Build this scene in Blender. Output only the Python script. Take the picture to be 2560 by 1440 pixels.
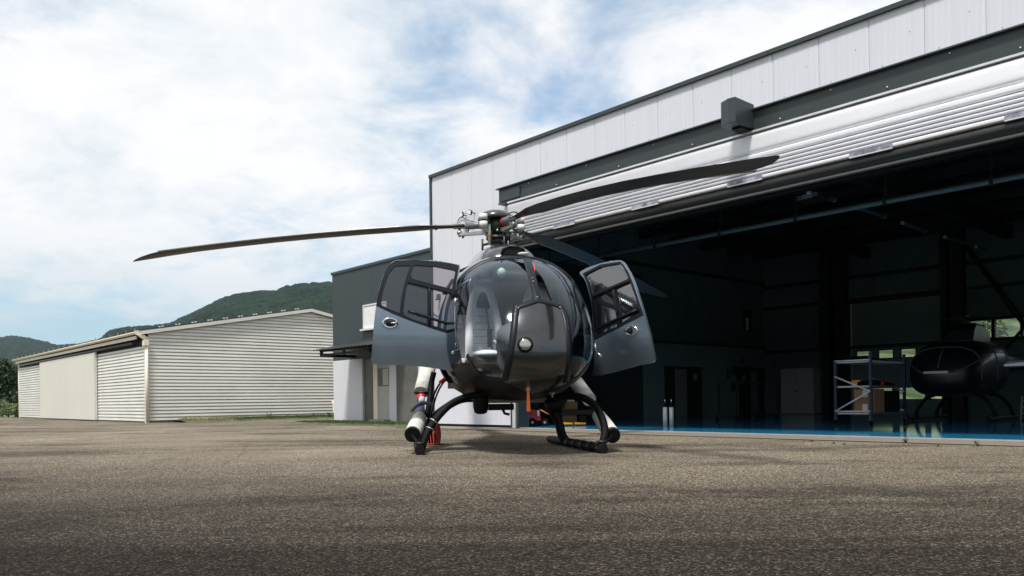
import bpy, bmesh, math, random
import numpy as np
from mathutils import Vector, Matrix
from mathutils.bvhtree import BVHTree
random.seed(7); np.random.seed(7)
scene = bpy.context.scene
for o in list(bpy.data.objects): bpy.data.objects.remove(o)
COL = scene.collection
R = math.radians
# ------------------------------------------------------------------ camera
EYE = 0.58; ROLL = 0.0125; FPX = 2000.0
cd = bpy.data.cameras.new('camera'); cam = bpy.data.objects.new('camera', cd); COL.objects.link(cam)
cam.location = (0, 0, EYE); cam.rotation_mode = 'QUATERNION'
cam.rotation_quaternion = (Matrix.Rotation(R(90), 4, 'X') @ Matrix.Rotation(-ROLL, 4, 'Z')).to_quaternion()
cd.sensor_width = 36; cd.lens = 36 * FPX / 2560; cd.shift_y = 280 / 2560; cd.clip_end = 12000; cd.clip_start = 0.05
scene.camera = cam
# ------------------------------------------------------------------ light
SUN_EL = R(63)          # direction towards the sun: left and behind the camera
sdir = Vector((math.cos(SUN_EL) * -0.44, math.cos(SUN_EL) * -0.898, math.sin(SUN_EL))).normalized()
sl = bpy.data.lights.new('sun', 'SUN'); sl.energy = 4.6; sl.angle = R(9); sl.color = (1.0, 0.96, 0.90)
so = bpy.data.objects.new('sun', sl); COL.objects.link(so); so.rotation_mode = 'QUATERNION'
so.rotation_quaternion = sdir.to_track_quat('Z', 'Y')
world = bpy.data.worlds.new('World'); scene.world = world; world.use_nodes = True
def N(nt, t, **k):
    n = nt.nodes.new(t)
    for a, b in k.items():
        if a.startswith('i_'):
            n.inputs[a[2:].replace('_', ' ')].default_value = b
        else: setattr(n, a, b)
    return n
def build_world():
    nt = world.node_tree; nt.nodes.clear(); L = nt.links.new
    sky = N(nt, 'ShaderNodeTexSky', sky_type='NISHITA'); sky.sun_disc = False
    sky.sun_elevation = SUN_EL; sky.sun_rotation = math.atan2(sdir.x, sdir.y); sky.air_density = 1.0; sky.dust_density = 1.2; sky.altitude = 300
    skym = N(nt, 'ShaderNodeVectorMath', operation='SCALE'); L(sky.outputs[0], skym.inputs[0]); skym.inputs['Scale'].default_value = 0.14
    tint = N(nt, 'ShaderNodeVectorMath', operation='MULTIPLY'); L(skym.outputs[0], tint.inputs[0]); tint.inputs[1].default_value = (.40, .98, 1.22)
    tc = N(nt, 'ShaderNodeTexCoord'); sep = N(nt, 'ShaderNodeSeparateXYZ'); L(tc.outputs['Generated'], sep.inputs[0])
    z = N(nt, 'ShaderNodeMath', operation='MAXIMUM'); L(sep.outputs['Z'], z.inputs[0]); z.inputs[1].default_value = 0.0
    za = N(nt, 'ShaderNodeMath', operation='ADD'); L(z.outputs[0], za.inputs[0]); za.inputs[1].default_value = 0.22
    dx = N(nt, 'ShaderNodeMath', operation='DIVIDE'); L(sep.outputs['X'], dx.inputs[0]); L(za.outputs[0], dx.inputs[1])
    dy = N(nt, 'ShaderNodeMath', operation='DIVIDE'); L(sep.outputs['Y'], dy.inputs[0]); L(za.outputs[0], dy.inputs[1])
    cmb = N(nt, 'ShaderNodeCombineXYZ'); L(dx.outputs[0], cmb.inputs[0]); L(dy.outputs[0], cmb.inputs[1]); cmb.inputs[2].default_value = 4.75
    big = N(nt, 'ShaderNodeTexNoise', i_Scale=0.75, i_Detail=5.0, i_Roughness=0.52, i_Distortion=0.5); L(cmb.outputs[0], big.inputs['Vector'])
    med = N(nt, 'ShaderNodeTexNoise', i_Scale=2.9, i_Detail=8.0, i_Roughness=0.62, i_Distortion=0.25); L(cmb.outputs[0], med.inputs['Vector'])
    comb = N(nt, 'ShaderNodeMath', operation='MULTIPLY_ADD'); L(med.outputs['Fac'], comb.inputs[0]); comb.inputs[1].default_value = 0.45; L(big.outputs['Fac'], comb.inputs[2])
    mask = N(nt, 'ShaderNodeMapRange'); mask.interpolation_type = 'SMOOTHSTEP'; L(comb.outputs[0], mask.inputs['Value'])
    mask.inputs['From Min'].default_value = 0.46; mask.inputs['From Max'].default_value = 0.76
    mask.inputs['To Min'].default_value = 0.12; mask.inputs['To Max'].default_value = 1.0
    cr = N(nt, 'ShaderNodeValToRGB'); L(med.outputs['Fac'], cr.inputs[0])
    e = cr.color_ramp.elements; e[0].position = 0.30; e[0].color = (0.74, 0.83, 0.90, 1); e[1].position = 0.58; e[1].color = (1.02, 1.02, 1.03, 1)
    m1 = e = cr.color_ramp.elements.new(0.45); m1.color = (0.90, 0.94, 0.975, 1)
    mix = N(nt, 'ShaderNodeMixRGB'); L(mask.outputs[0], mix.inputs[0]); L(tint.outputs[0], mix.inputs[1]); L(cr.outputs[0], mix.inputs[2])
    # thin bluish haze band above the horizon
    hz = N(nt, 'ShaderNodeMapRange'); L(z.outputs[0], hz.inputs['Value']); hz.inputs['From Min'].default_value = 0.02; hz.inputs['From Max'].default_value = 0.24
    hz.inputs['To Min'].default_value = 0.9; hz.inputs['To Max'].default_value = 0.0; hz.interpolation_type = 'SMOOTHSTEP'
    mix2 = N(nt, 'ShaderNodeMixRGB'); L(hz.outputs[0], mix2.inputs[0]); L(mix.outputs[0], mix2.inputs[1]); mix2.inputs[2].default_value = (0.58, 0.71, 0.78, 1)
    bg = N(nt, 'ShaderNodeBackground'); L(mix2.outputs[0], bg.inputs[0]); bg.inputs[1].default_value = 1.0
    out = N(nt, 'ShaderNodeOutputWorld'); L(bg.outputs[0], out.inputs[0])
build_world()
vs = scene.view_settings
vs.view_transform = 'Standard'; vs.look = 'None'; vs.gamma = 1; vs.use_curve_mapping = False; vs.exposure = 0.0
scene.render.engine = 'CYCLES'
scene.cycles.max_bounces = 8; scene.cycles.transparent_max_bounces = 16

# ------------------------------------------------------------------ projections (photo pixel -> point at a known distance / on a known plane)
cR, sR = math.cos(ROLL), math.sin(ROLL)
def at(px, py, Y):
    u = (px - 1280) * Y / FPX; v = (1000 - py) * Y / FPX
    return Vector((u * cR + v * sR, Y, EYE - u * sR + v * cR))
def proj(p):
    b = p[2] - EYE; u = p[0] * cR - b * sR; v = p[0] * sR + b * cR
    return 1280 + FPX * u / p[1], 1000 - FPX * v / p[1]
_L = math.hypot(1787, 2000)
DU = Vector((1787 / _L, -2000 / _L, 0)); DN = Vector((2000 / _L, 1787 / _L, 0)); UZ = Vector((0, 0, 1))
def on_plane(px, py, o, nrm):
    d = at(px, py, 1.0) - Vector((0, 0, EYE)); e = Vector((0, 0, EYE))
    t = (o - e).dot(nrm) / d.dot(nrm)
    return e + d * t
def on_ground(px, py): return on_plane(px, py, Vector((0, 0, 0)), UZ)
A0 = Vector((-1.8356, 18.56, 0)); C0 = Vector((-11.499, 25.2, 0))
def B(u, w, z): return A0 + DU * u + DN * w + UZ * z        # hangar frame: u along the front, w into the building
def S(u, w, z): return C0 + DU * u + DN * w + UZ * z        # shed frame
def fac_uz(px, py, w=0):
    p = on_plane(px, py, A0 + DN * w, DN); return (p - A0).dot(DU), p.z
def left_wz(px, py, u=0.3):
    p = on_plane(px, py, A0 + DU * u, DU); return (p - A0).dot(DN), p.z

# ------------------------------------------------------------------ materials
MATS = {}
def mat(name, col, rough=0.6, metal=0.0, coat=0.0, var=0.06, vscale=6.0, bump=0.0, bscale=40.0, spec=0.5, coatr=0.03, stretch=None):
    if name in MATS: return MATS[name]
    m = bpy.data.materials.new(name); m.use_nodes = True; nt = m.node_tree; L = nt.links.new
    b = nt.nodes['Principled BSDF']; b.inputs['Roughness'].default_value = rough; b.inputs['Metallic'].default_value = metal
    b.inputs['Coat Weight'].default_value = coat; b.inputs['Coat Roughness'].default_value = coatr; b.inputs['Specular IOR Level'].default_value = spec
    tc = N(nt, 'ShaderNodeTexCoord'); src = tc.outputs['Object']
    if stretch:
        mp = N(nt, 'ShaderNodeMapping'); mp.inputs['Scale'].default_value = stretch; L(src, mp.inputs[0]); src = mp.outputs[0]
    n = N(nt, 'ShaderNodeTexNoise', i_Scale=vscale, i_Detail=6.0, i_Roughness=0.6); L(src, n.inputs['Vector'])
    mr = N(nt, 'ShaderNodeMapRange'); L(n.outputs['Fac'], mr.inputs[0]); mr.inputs['From Min'].default_value = .25; mr.inputs['From Max'].default_value = .75
    mr.inputs['To Min'].default_value = 1 - var * 2; mr.inputs['To Max'].default_value = 1 + var
    sc = N(nt, 'ShaderNodeVectorMath', operation='SCALE'); sc.inputs[0].default_value = col[:3]; L(mr.outputs[0], sc.inputs['Scale']); L(sc.outputs[0], b.inputs['Base Color'])
    rr = N(nt, 'ShaderNodeMapRange'); L(n.outputs['Fac'], rr.inputs[0]); rr.inputs['To Min'].default_value = max(0.0, rough - .06); rr.inputs['To Max'].default_value = min(1, rough + .08); L(rr.outputs[0], b.inputs['Roughness'])
    if bump:
        n2 = N(nt, 'ShaderNodeTexNoise', i_Scale=bscale, i_Detail=4.0); L(src, n2.inputs['Vector'])
        bp = N(nt, 'ShaderNodeBump', i_Strength=bump, i_Distance=0.01); L(n2.outputs['Fac'], bp.inputs['Height']); L(bp.outputs[0], b.inputs['Normal'])
    MATS[name] = m; return m
def glass_mat(name, tint, ior=1.6, refl=(1, 1, 1)):
    m = bpy.data.materials.new(name); m.use_nodes = True; nt = m.node_tree; nt.nodes.clear(); L = nt.links.new
    tr = N(nt, 'ShaderNodeBsdfTransparent'); tr.inputs[0].default_value = (*tint, 1)
    gl = N(nt, 'ShaderNodeBsdfGlossy', i_Roughness=0.07); gl.inputs[0].default_value = (*refl, 1)
    fr = N(nt, 'ShaderNodeFresnel', i_IOR=ior); mx = N(nt, 'ShaderNodeMixShader')
    tc = N(nt, 'ShaderNodeTexCoord'); n = N(nt, 'ShaderNodeTexNoise', i_Scale=3.0, i_Detail=1.0); L(tc.outputs['Object'], n.inputs['Vector'])
    bp = N(nt, 'ShaderNodeBump', i_Strength=0.05, i_Distance=0.02); L(n.outputs['Fac'], bp.inputs['Height']); L(bp.outputs[0], gl.inputs['Normal'])
    L(fr.outputs[0], mx.inputs[0]); L(tr.outputs[0], mx.inputs[1]); L(gl.outputs[0], mx.inputs[2])
    o = N(nt, 'ShaderNodeOutputMaterial'); L(mx.outputs[0], o.inputs[0]); MATS[name] = m; return m

M_white = mat('white_cladding', (.63, .64, .70), .45, var=.025, vscale=1.1, stretch=(9, 9, .35))
M_trim = mat('anthracite_trim', (.030, .042, .046), .42, var=.08)
M_cream = mat('cream_siding', (.70, .69, .64), .42, var=.07, vscale=.9)
M_creamtrim = mat('cream_trim', (.78, .70, .54), .42, var=.04)
M_door = mat('shed_door', (.64, .625, .56), .5, var=.04, vscale=1.5, stretch=(8, 8, .3))
M_black = mat('black_steel', (.006, .006, .007), .5, spec=.2)
M_rubber = mat('black_rubber', (.003, .003, .0035), .6, bump=.2, spec=.15)
M_paint = mat('helicopter_paint', (.008, .011, .017), .28, metal=.0, coat=1.0, var=.03)
M_doorpaint = mat('door_paint', (.19, .235, .285), .32, metal=.75, coat=1.0, var=.05, vscale=3, coatr=.06)
M_nosepaint = mat('nose_paint', (.060, .062, .064), .20, metal=.9, coat=.8, var=.06, coatr=.03)
M_belly = mat('belly_paint', (.004, .0045, .005), .4, coat=.0, spec=.15)
M_frame = mat('windscreen_frame', (.006, .009, .014), .4, coat=0.0, spec=.25)
M_chrome = mat('chrome', (.75, .75, .76), .12, metal=1.0, var=.02)
M_alu = mat('aluminium_grey', (.42, .42, .41), .35, metal=.75, var=.12, vscale=20)
M_lightgrey = mat('light_grey_paint', (.62, .62, .60), .4, var=.05)
M_darkmetal = mat('dark_metal', (.06, .06, .06), .45, metal=.6, var=.2, vscale=20)
M_blade = mat('rotor_blade', (.034, .030, .026), .42, var=.12, vscale=4)
M_bladecap = mat('blade_edge', (.34, .34, .33), .35, metal=.7)
M_red = mat('red_paint', (.50, .035, .022), .42, var=.08)
M_redplastic = mat('red_plastic', (.62, .03, .025), .4)
M_orange = mat('orange_ribbon', (.85, .16, .02), .6)
M_yellow = mat('yellow_paint', (.75, .33, .03), .45)
M_canvas = mat('white_canvas', (.62, .61, .58), .8, var=.12, vscale=9, bump=.5, bscale=14)
M_seat = mat('seat_cover', (.80, .80, .82), .8, var=.08, bump=.3, bscale=20)
M_navy = mat('navy_fabric', (.02, .03, .07), .8)
M_greydash = mat('glareshield', (.11, .115, .118), .5, var=.1)
M_inner = mat('cabin_lining', (.05, .05, .052), .7)
M_card = mat('cardboard', (.33, .19, .09), .85, var=.1)
M_tape = mat('paper_label', (.7, .68, .66), .6)
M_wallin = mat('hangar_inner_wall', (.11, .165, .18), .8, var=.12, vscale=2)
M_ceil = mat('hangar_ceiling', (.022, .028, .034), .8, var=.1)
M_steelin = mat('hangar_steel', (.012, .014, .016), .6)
M_curtain = mat('door_curtain', (.84, .85, .90), .5, var=.03, vscale=3)
M_vinyl = mat('clear_vinyl', (.30, .30, .38), .2, var=.5, vscale=9, bump=.8, bscale=9)
M_blue = mat('blue_shelf', (.015, .035, .075), .5)
M_bluetube = mat('blue_tube', (.06, .16, .24), .5)
M_concrete = mat('concrete', (.20, .172, .135), .85, var=.12, vscale=5, bump=.3, bscale=80)
M_conc2 = mat('pale_concrete', (.26, .235, .19), .85, var=.12, vscale=5)
M_dark2 = mat('dark_helicopter_paint', (.005, .008, .011), .4, coat=.25, coatr=.15)
M_lens = mat('lamp_lens', (.42, .41, .38), .10, metal=.9)
M_roof = mat('shed_roof', (.05, .052, .055), .5)
M_green = mat('helmet_green', (.42, .60, .52), .35)
M_bark = mat('bark', (.05, .035, .025), .9, var=.3)
M_greypanel = mat('annex_grey_panel', (.13, .125, .115), .3, var=.25, vscale=1.2)
M_blind = mat('window_blind', (.72, .72, .72), .6)
M_darkclad = mat('annex_cladding', (.030, .042, .047), .5, var=.06, vscale=2, stretch=(9, 9, .4))
M_annexw = mat('annex_white', (.62, .62, .66), .5, var=.04, vscale=1)
G_wind = glass_mat('windscreen_glass', (.90, .93, .96), 1.56, (.80, .91, 1.0))
G_door = glass_mat('door_glass', (.50, .45, .45), 1.65, (.75, .85, 1.0))
G_door2 = glass_mat('door_glass_bright', (.16, .16, .16), 2.7, (.92, .92, .90))
G_win = glass_mat('window_glass', (.80, .84, .84), 1.5)

def leaf_mat(name, c1, c2):
    m = bpy.data.materials.new(name); m.use_nodes = True; nt = m.node_tree; L = nt.links.new
    b = nt.nodes['Principled BSDF']; b.inputs['Roughness'].default_value = .6; b.inputs['Specular IOR Level'].default_value = .25
    g = N(nt, 'ShaderNodeNewGeometry'); cr = N(nt, 'ShaderNodeValToRGB'); L(g.outputs['Random Per Island'], cr.inputs[0])
    cr.color_ramp.elements[0].color = (*c1, 1); cr.color_ramp.elements[1].color = (*c2, 1); L(cr.outputs[0], b.inputs['Base Color'])
    MATS[name] = m; return m
M_leafd = leaf_mat('dark_leaves', (.012, .026, .012), (.035, .062, .022))
M_leafl = leaf_mat('light_leaves', (.06, .10, .035), (.17, .20, .09))
M_grass = leaf_mat('grass_blades', (.025, .06, .015), (.075, .13, .035))
M_dry = leaf_mat('dry_grass', (.20, .17, .08), (.36, .31, .17))

def tarmac_mat():
    m = bpy.data.materials.new('tarmac'); m.use_nodes = True; nt = m.node_tree; L = nt.links.new
    b = nt.nodes['Principled BSDF']; tc = N(nt, 'ShaderNodeTexCoord'); P = tc.outputs['Object']
    # aggregate
    v = N(nt, 'ShaderNodeTexVoronoi', i_Scale=120.0, i_Randomness=1.0); L(P, v.inputs['Vector'])
    v2 = N(nt, 'ShaderNodeTexVoronoi', i_Scale=38.0); L(P, v2.inputs['Vector'])
    sep = N(nt, 'ShaderNodeSeparateColor'); L(v.outputs['Color'], sep.inputs[0])
    agg = N(nt, 'ShaderNodeValToRGB'); L(sep.outputs[0], agg.inputs[0]); e = agg.color_ramp.elements
    e[0].position = 0; e[0].color = (.28, .25, .22, 1); e[1].position = 1; e[1].color = (3.4, 3.2, 2.9, 1)
    a = e = agg.color_ramp.elements.new(.62); a.color = (.74, .70, .64, 1); a = agg.color_ramp.elements.new(.86); a.color = (1.35, 1.28, 1.15, 1)
    # large scale tone : worn light binder and darker areas
    big = N(nt, 'ShaderNodeTexNoise', i_Scale=0.22, i_Detail=6.0, i_Roughness=.6, i_Distortion=.6); L(P, big.inputs['Vector'])
    mp = N(nt, 'ShaderNodeMapping'); mp.inputs['Scale'].default_value = (.35, 1.3, 1); L(P, mp.inputs[0])
    st = N(nt, 'ShaderNodeTexNoise', i_Scale=.55, i_Detail=5.0, i_Roughness=.6, i_Distortion=.8); L(mp.outputs[0], st.inputs['Vector'])
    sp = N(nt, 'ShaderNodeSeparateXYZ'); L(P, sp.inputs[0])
    # the tone is darker nearest the camera: edge wavers with noise
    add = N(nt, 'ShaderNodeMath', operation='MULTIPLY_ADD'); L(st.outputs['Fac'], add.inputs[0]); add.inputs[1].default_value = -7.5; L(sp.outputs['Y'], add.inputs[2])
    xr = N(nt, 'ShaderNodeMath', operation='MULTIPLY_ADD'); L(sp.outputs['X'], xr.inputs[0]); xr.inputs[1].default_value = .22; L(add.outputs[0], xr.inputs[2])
    far_mask = N(nt, 'ShaderNodeMapRange'); far_mask.interpolation_type = 'SMOOTHSTEP'; L(xr.outputs[0], far_mask.inputs[0]); far_mask.inputs['From Min'].default_value = -1.8; far_mask.inputs['From Max'].default_value = 4.6
    tone = N(nt, 'ShaderNodeMixRGB'); L(far_mask.outputs[0], tone.inputs[0]); tone.inputs[1].default_value = (.026, .0225, .0195, 1); tone.inputs[2].default_value = (.222, .203, .174, 1)
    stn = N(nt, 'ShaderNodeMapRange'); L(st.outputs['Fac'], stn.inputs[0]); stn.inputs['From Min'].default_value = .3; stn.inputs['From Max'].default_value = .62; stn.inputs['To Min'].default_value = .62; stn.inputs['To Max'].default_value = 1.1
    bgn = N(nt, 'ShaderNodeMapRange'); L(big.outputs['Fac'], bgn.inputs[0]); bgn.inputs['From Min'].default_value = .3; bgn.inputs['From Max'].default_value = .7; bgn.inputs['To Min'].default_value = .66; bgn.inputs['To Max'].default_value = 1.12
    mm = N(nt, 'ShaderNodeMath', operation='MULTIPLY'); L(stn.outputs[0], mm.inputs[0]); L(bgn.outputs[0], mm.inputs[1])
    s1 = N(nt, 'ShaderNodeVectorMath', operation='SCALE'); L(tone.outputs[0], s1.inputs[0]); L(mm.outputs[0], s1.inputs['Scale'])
    wob = N(nt, 'ShaderNodeMixRGB', blend_type='ADD'); wob.inputs[0].default_value = .35; L(P, wob.inputs[1]); L(big.outputs['Color'], wob.inputs[2])
    ck = N(nt, 'ShaderNodeTexVoronoi', feature='DISTANCE_TO_EDGE', i_Scale=.21); L(wob.outputs[0], ck.inputs['Vector'])
    ckr = N(nt, 'ShaderNodeMapRange'); L(ck.outputs['Distance'], ckr.inputs[0]); ckr.inputs['From Min'].default_value = .0008; ckr.inputs['From Max'].default_value = .0032; ckr.inputs['To Min'].default_value = .72; ckr.inputs['To Max'].default_value = 1
    mpp = N(nt, 'ShaderNodeMapping'); mpp.inputs['Scale'].default_value = (.45, .85, 1); mpp.inputs['Location'].default_value = (3.1, 1.7, 0); L(P, mpp.inputs[0])
    pn = N(nt, 'ShaderNodeTexNoise', i_Scale=.8, i_Detail=7.0, i_Roughness=.66, i_Distortion=.3); L(mpp.outputs[0], pn.inputs['Vector'])
    pr = N(nt, 'ShaderNodeMapRange'); pr.interpolation_type = 'SMOOTHSTEP'; L(pn.outputs['Fac'], pr.inputs[0]); pr.inputs['From Min'].default_value = .50; pr.inputs['From Max'].default_value = .64; pr.inputs['To Min'].default_value = 1.06; pr.inputs['To Max'].default_value = .56
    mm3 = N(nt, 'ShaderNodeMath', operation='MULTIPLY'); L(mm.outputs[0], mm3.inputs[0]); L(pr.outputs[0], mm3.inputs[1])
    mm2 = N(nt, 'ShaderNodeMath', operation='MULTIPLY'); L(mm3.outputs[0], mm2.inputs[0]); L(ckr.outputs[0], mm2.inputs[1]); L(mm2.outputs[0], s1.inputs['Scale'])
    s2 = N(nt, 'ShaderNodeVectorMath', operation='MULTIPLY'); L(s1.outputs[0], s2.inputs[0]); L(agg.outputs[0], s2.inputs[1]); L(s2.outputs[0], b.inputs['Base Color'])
    b.inputs['Roughness'].default_value = .9; b.inputs['Specular IOR Level'].default_value = .08
    hs = N(nt, 'ShaderNodeMath', operation='ADD'); L(v.outputs['Distance'], hs.inputs[0]); L(v2.outputs['Distance'], hs.inputs[1])
    bp = N(nt, 'ShaderNodeBump', i_Strength=.75, i_Distance=.006); bp.invert = True; L(hs.outputs[0], bp.inputs['Height']); L(bp.outputs[0], b.inputs['Normal'])
    return m
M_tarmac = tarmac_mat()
def hill_mat():
    m = bpy.data.materials.new('forest_hill'); m.use_nodes = True; nt = m.node_tree; L = nt.links.new
    b = nt.nodes['Principled BSDF']; tc = N(nt, 'ShaderNodeTexCoord'); P = tc.outputs['Object']
    v = N(nt, 'ShaderNodeTexVoronoi', i_Scale=.15); L(P, v.inputs['Vector']); sep = N(nt, 'ShaderNodeSeparateColor'); L(v.outputs['Color'], sep.inputs[0])
    n = N(nt, 'ShaderNodeTexNoise', i_Scale=.006, i_Detail=6.0); L(P, n.inputs['Vector'])
    cr = N(nt, 'ShaderNodeValToRGB'); L(sep.outputs[0], cr.inputs[0]); cr.color_ramp.elements[0].color = (.006, .016, .010, 1); cr.color_ramp.elements[1].color = (.016, .033, .018, 1)
    cr2 = N(nt, 'ShaderNodeValToRGB'); L(n.outputs['Fac'], cr2.inputs[0]); cr2.color_ramp.elements[0].position = .66; cr2.color_ramp.elements[1].position = .70
    mx = N(nt, 'ShaderNodeMixRGB'); mx.inputs[0].default_value = 0; L(cr2.outputs[0], mx.inputs[0]); L(cr.outputs[0], mx.inputs[1]); mx.inputs[2].default_value = (.075, .085, .045, 1)
    n3 = N(nt, 'ShaderNodeTexNoise', i_Scale=.02, i_Detail=8.0, i_Roughness=.7); L(P, n3.inputs['Vector']); n3r = N(nt, 'ShaderNodeMapRange'); L(n3.outputs['Fac'], n3r.inputs[0]); n3r.inputs['From Min'].default_value = .35; n3r.inputs['From Max'].default_value = .65; n3r.inputs['To Min'].default_value = .5; n3r.inputs['To Max'].default_value = 1.6
    sc3 = N(nt, 'ShaderNodeVectorMath', operation='SCALE'); L(mx.outputs[0], sc3.inputs[0]); L(n3r.outputs[0], sc3.inputs['Scale']); mx = sc3
    L(mx.outputs[0], b.inputs['Base Color']); b.inputs['Roughness'].default_value = .95; b.inputs['Specular IOR Level'].default_value = .1
    bp = N(nt, 'ShaderNodeBump', i_Strength=1.0, i_Distance=6.0); bp.invert = True; L(v.outputs['Distance'], bp.inputs['Height']); L(bp.outputs[0], b.inputs['Normal'])
    return m
M_hill = hill_mat()
def meadow_mat():
    m = bpy.data.materials.new('meadow'); m.use_nodes = True; nt = m.node_tree; L = nt.links.new
    b = nt.nodes['Principled BSDF']; tc = N(nt, 'ShaderNodeTexCoord'); P = tc.outputs['Object']
    n = N(nt, 'ShaderNodeTexNoise', i_Scale=.12, i_Detail=8.0, i_Roughness=.65); L(P, n.inputs['Vector'])
    cr = N(nt, 'ShaderNodeValToRGB'); L(n.outputs['Fac'], cr.inputs[0]); e = cr.color_ramp.elements; e[0].position = .42; e[0].color = (.035, .065, .02, 1); e[1].position = .56; e[1].color = (.22, .24, .12, 1)
    L(cr.outputs[0], b.inputs['Base Color']); b.inputs['Roughness'].default_value = .95
    return m
M_meadow = meadow_mat()
def floor_mat():
    m = bpy.data.materials.new('blue_epoxy_floor'); m.use_nodes = True; nt = m.node_tree; L = nt.links.new
    b = nt.nodes['Principled BSDF']; b.inputs['Base Color'].default_value = (.018, .155, .30, 1); b.inputs['Roughness'].default_value = .06; b.inputs['Specular IOR Level'].default_value = .18
    tc = N(nt, 'ShaderNodeTexCoord'); n = N(nt, 'ShaderNodeTexNoise', i_Scale=1.8, i_Detail=3.0); L(tc.outputs['Object'], n.inputs['Vector'])
    cr = N(nt, 'ShaderNodeValToRGB'); L(n.outputs['Fac'], cr.inputs[0]); cr.color_ramp.elements[0].color = (.014, .16, .34, 1); cr.color_ramp.elements[1].color = (.035, .29, .50, 1); L(cr.outputs[0], b.inputs['Base Color'])
    bp = N(nt, 'ShaderNodeBump', i_Strength=.12, i_Distance=.01); L(n.outputs['Fac'], bp.inputs['Height']); L(bp.outputs[0], b.inputs['Normal'])
    return m
M_floor = floor_mat()

# ------------------------------------------------------------------ object helpers
WL = {}
def tag(o, label=None, cat=None, group=None, kind=None):
    if label: o['label'] = label
    if cat: o['category'] = cat
    if group: o['group'] = group
    if kind: o['kind'] = kind
    return o
def thing(name, loc, label, cat, group=None):
    o = bpy.data.objects.new(name, None); COL.objects.link(o); o.location = loc; o.empty_display_size = .2
    WL[o] = Vector(loc); return tag(o, label, cat, group)
class MB:
    def __init__(s): s.v = []; s.f = []; s.sm = []
    def add(s, vs, fs, smooth=False):
        b = len(s.v); s.v += [tuple(p) for p in vs]; s.f += [tuple(i + b for i in f) for f in fs]; s.sm += [smooth] * len(fs); return s
    def hexa(s, p):   # 8 corners, bottom 0-3, top 4-7
        return s.add(p, [(0, 3, 2, 1), (4, 5, 6, 7), (0, 1, 5, 4), (1, 2, 6, 5), (2, 3, 7, 6), (3, 0, 4, 7)])
    def box(s, o, a, b, c):   # origin corner + three edge vectors
        o, a, b, c = Vector(o), Vector(a), Vector(b), Vector(c)
        return s.hexa([o, o + a, o + a + b, o + b, o + c, o + a + c, o + a + b + c, o + b + c])
    def fb(s, F, u0, u1, w0, w1, z0, z1):   # box in frame F
        return s.hexa([F(u0, w0, z0), F(u1, w0, z0), F(u1, w1, z0), F(u0, w1, z0), F(u0, w0, z1), F(u1, w0, z1), F(u1, w1, z1), F(u0, w1, z1)])
    def prism(s, pts0, pts1, caps=True):
        n = len(pts0); fs = [(i, (i + 1) % n, n + (i + 1) % n, n + i) for i in range(n)]
        if caps: fs += [tuple(range(n))[::-1], tuple(range(n, 2 * n))]
        return s.add(list(pts0) + list(pts1), fs)
    def tube(s, pts, r, n=12, caps=True, flat=1.0, ref=None):
        pts = [Vector(p) for p in pts]; k = len(pts); rs = r if isinstance(r, (list, tuple)) else [r] * k
        vs = []; prev = None
        for i, p in enumerate(pts):
            t = (pts[min(i + 1, k - 1)] - pts[max(i - 1, 0)]).normalized()
            if prev is None:
                a = ref if ref else (UZ if abs(t.z) < .9 else Vector((1, 0, 0))); x = t.cross(a).normalized()
            else: x = (prev - t * prev.dot(t)).normalized()
            prev = x; y = t.cross(x)
            for j in range(n):
                an = 2 * math.pi * j / n; vs.append(p + x * (math.cos(an) * rs[i]) + y * (math.sin(an) * rs[i] * flat))
        fs = [(i * n + j, i * n + (j + 1) % n, (i + 1) * n + (j + 1) % n, (i + 1) * n + j) for i in range(k - 1) for j in range(n)]
        s.add(vs, fs, True)
        if caps:
            s.add([vs[j] for j in range(n)], [tuple(range(n))[::-1]]); s.add([vs[(k - 1) * n + j] for j in range(n)], [tuple(range(n))])
        return s
    def ball(s, c, rx, ry=None, rz=None, n=16, m=10):
        ry = ry or rx; rz = rz or rx; c = Vector(c); vs = []
        for i in range(m + 1):
            ph = math.pi * i / m
            for j in range(n):
                a = 2 * math.pi * j / n; vs.append(c + Vector((rx * math.sin(ph) * math.cos(a), ry * math.sin(ph) * math.sin(a), rz * math.cos(ph))))
        return s.add(vs, [(i * n + j, i * n + (j + 1) % n, (i + 1) * n + (j + 1) % n, (i + 1) * n + j) for i in range(m) for j in range(n)], True)
    def build(s, name, m, parent=None, label=None, cat=None, group=None, kind=None, loc=None, bevel=0, solid=0):
        if parent is not None: org = WL[parent]
        elif loc is not None: org = Vector(loc)
        else:
            a = np.array(s.v); org = Vector(((a[:, 0].min() + a[:, 0].max()) / 2, (a[:, 1].min() + a[:, 1].max()) / 2, a[:, 2].min()))
        me = bpy.data.meshes.new(name); me.from_pydata([(p[0] - org.x, p[1] - org.y, p[2] - org.z) for p in s.v], [], s.f)
        me.polygons.foreach_set('use_smooth', s.sm); me.materials.append(m)
        bm = bmesh.new(); bm.from_mesh(me); bmesh.ops.remove_doubles(bm, verts=bm.verts, dist=1e-5)
        if len(bm.faces) < 60000: bmesh.ops.recalc_face_normals(bm, faces=bm.faces)
        bm.to_mesh(me); bm.free()
        o = bpy.data.objects.new(name, me); COL.objects.link(o)
        if parent is not None: o.parent = parent; WL[o] = WL[parent]
        else: o.location = org; WL[o] = org
        if solid:
            md = o.modifiers.new('s', 'SOLIDIFY'); md.thickness = solid; md.offset = -1
        if bevel:
            md = o.modifiers.new('b', 'BEVEL'); md.width = bevel; md.segments = 2; md.limit_method = 'ANGLE'; md.angle_limit = R(40)
        return tag(o, label, cat, group, kind)
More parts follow.
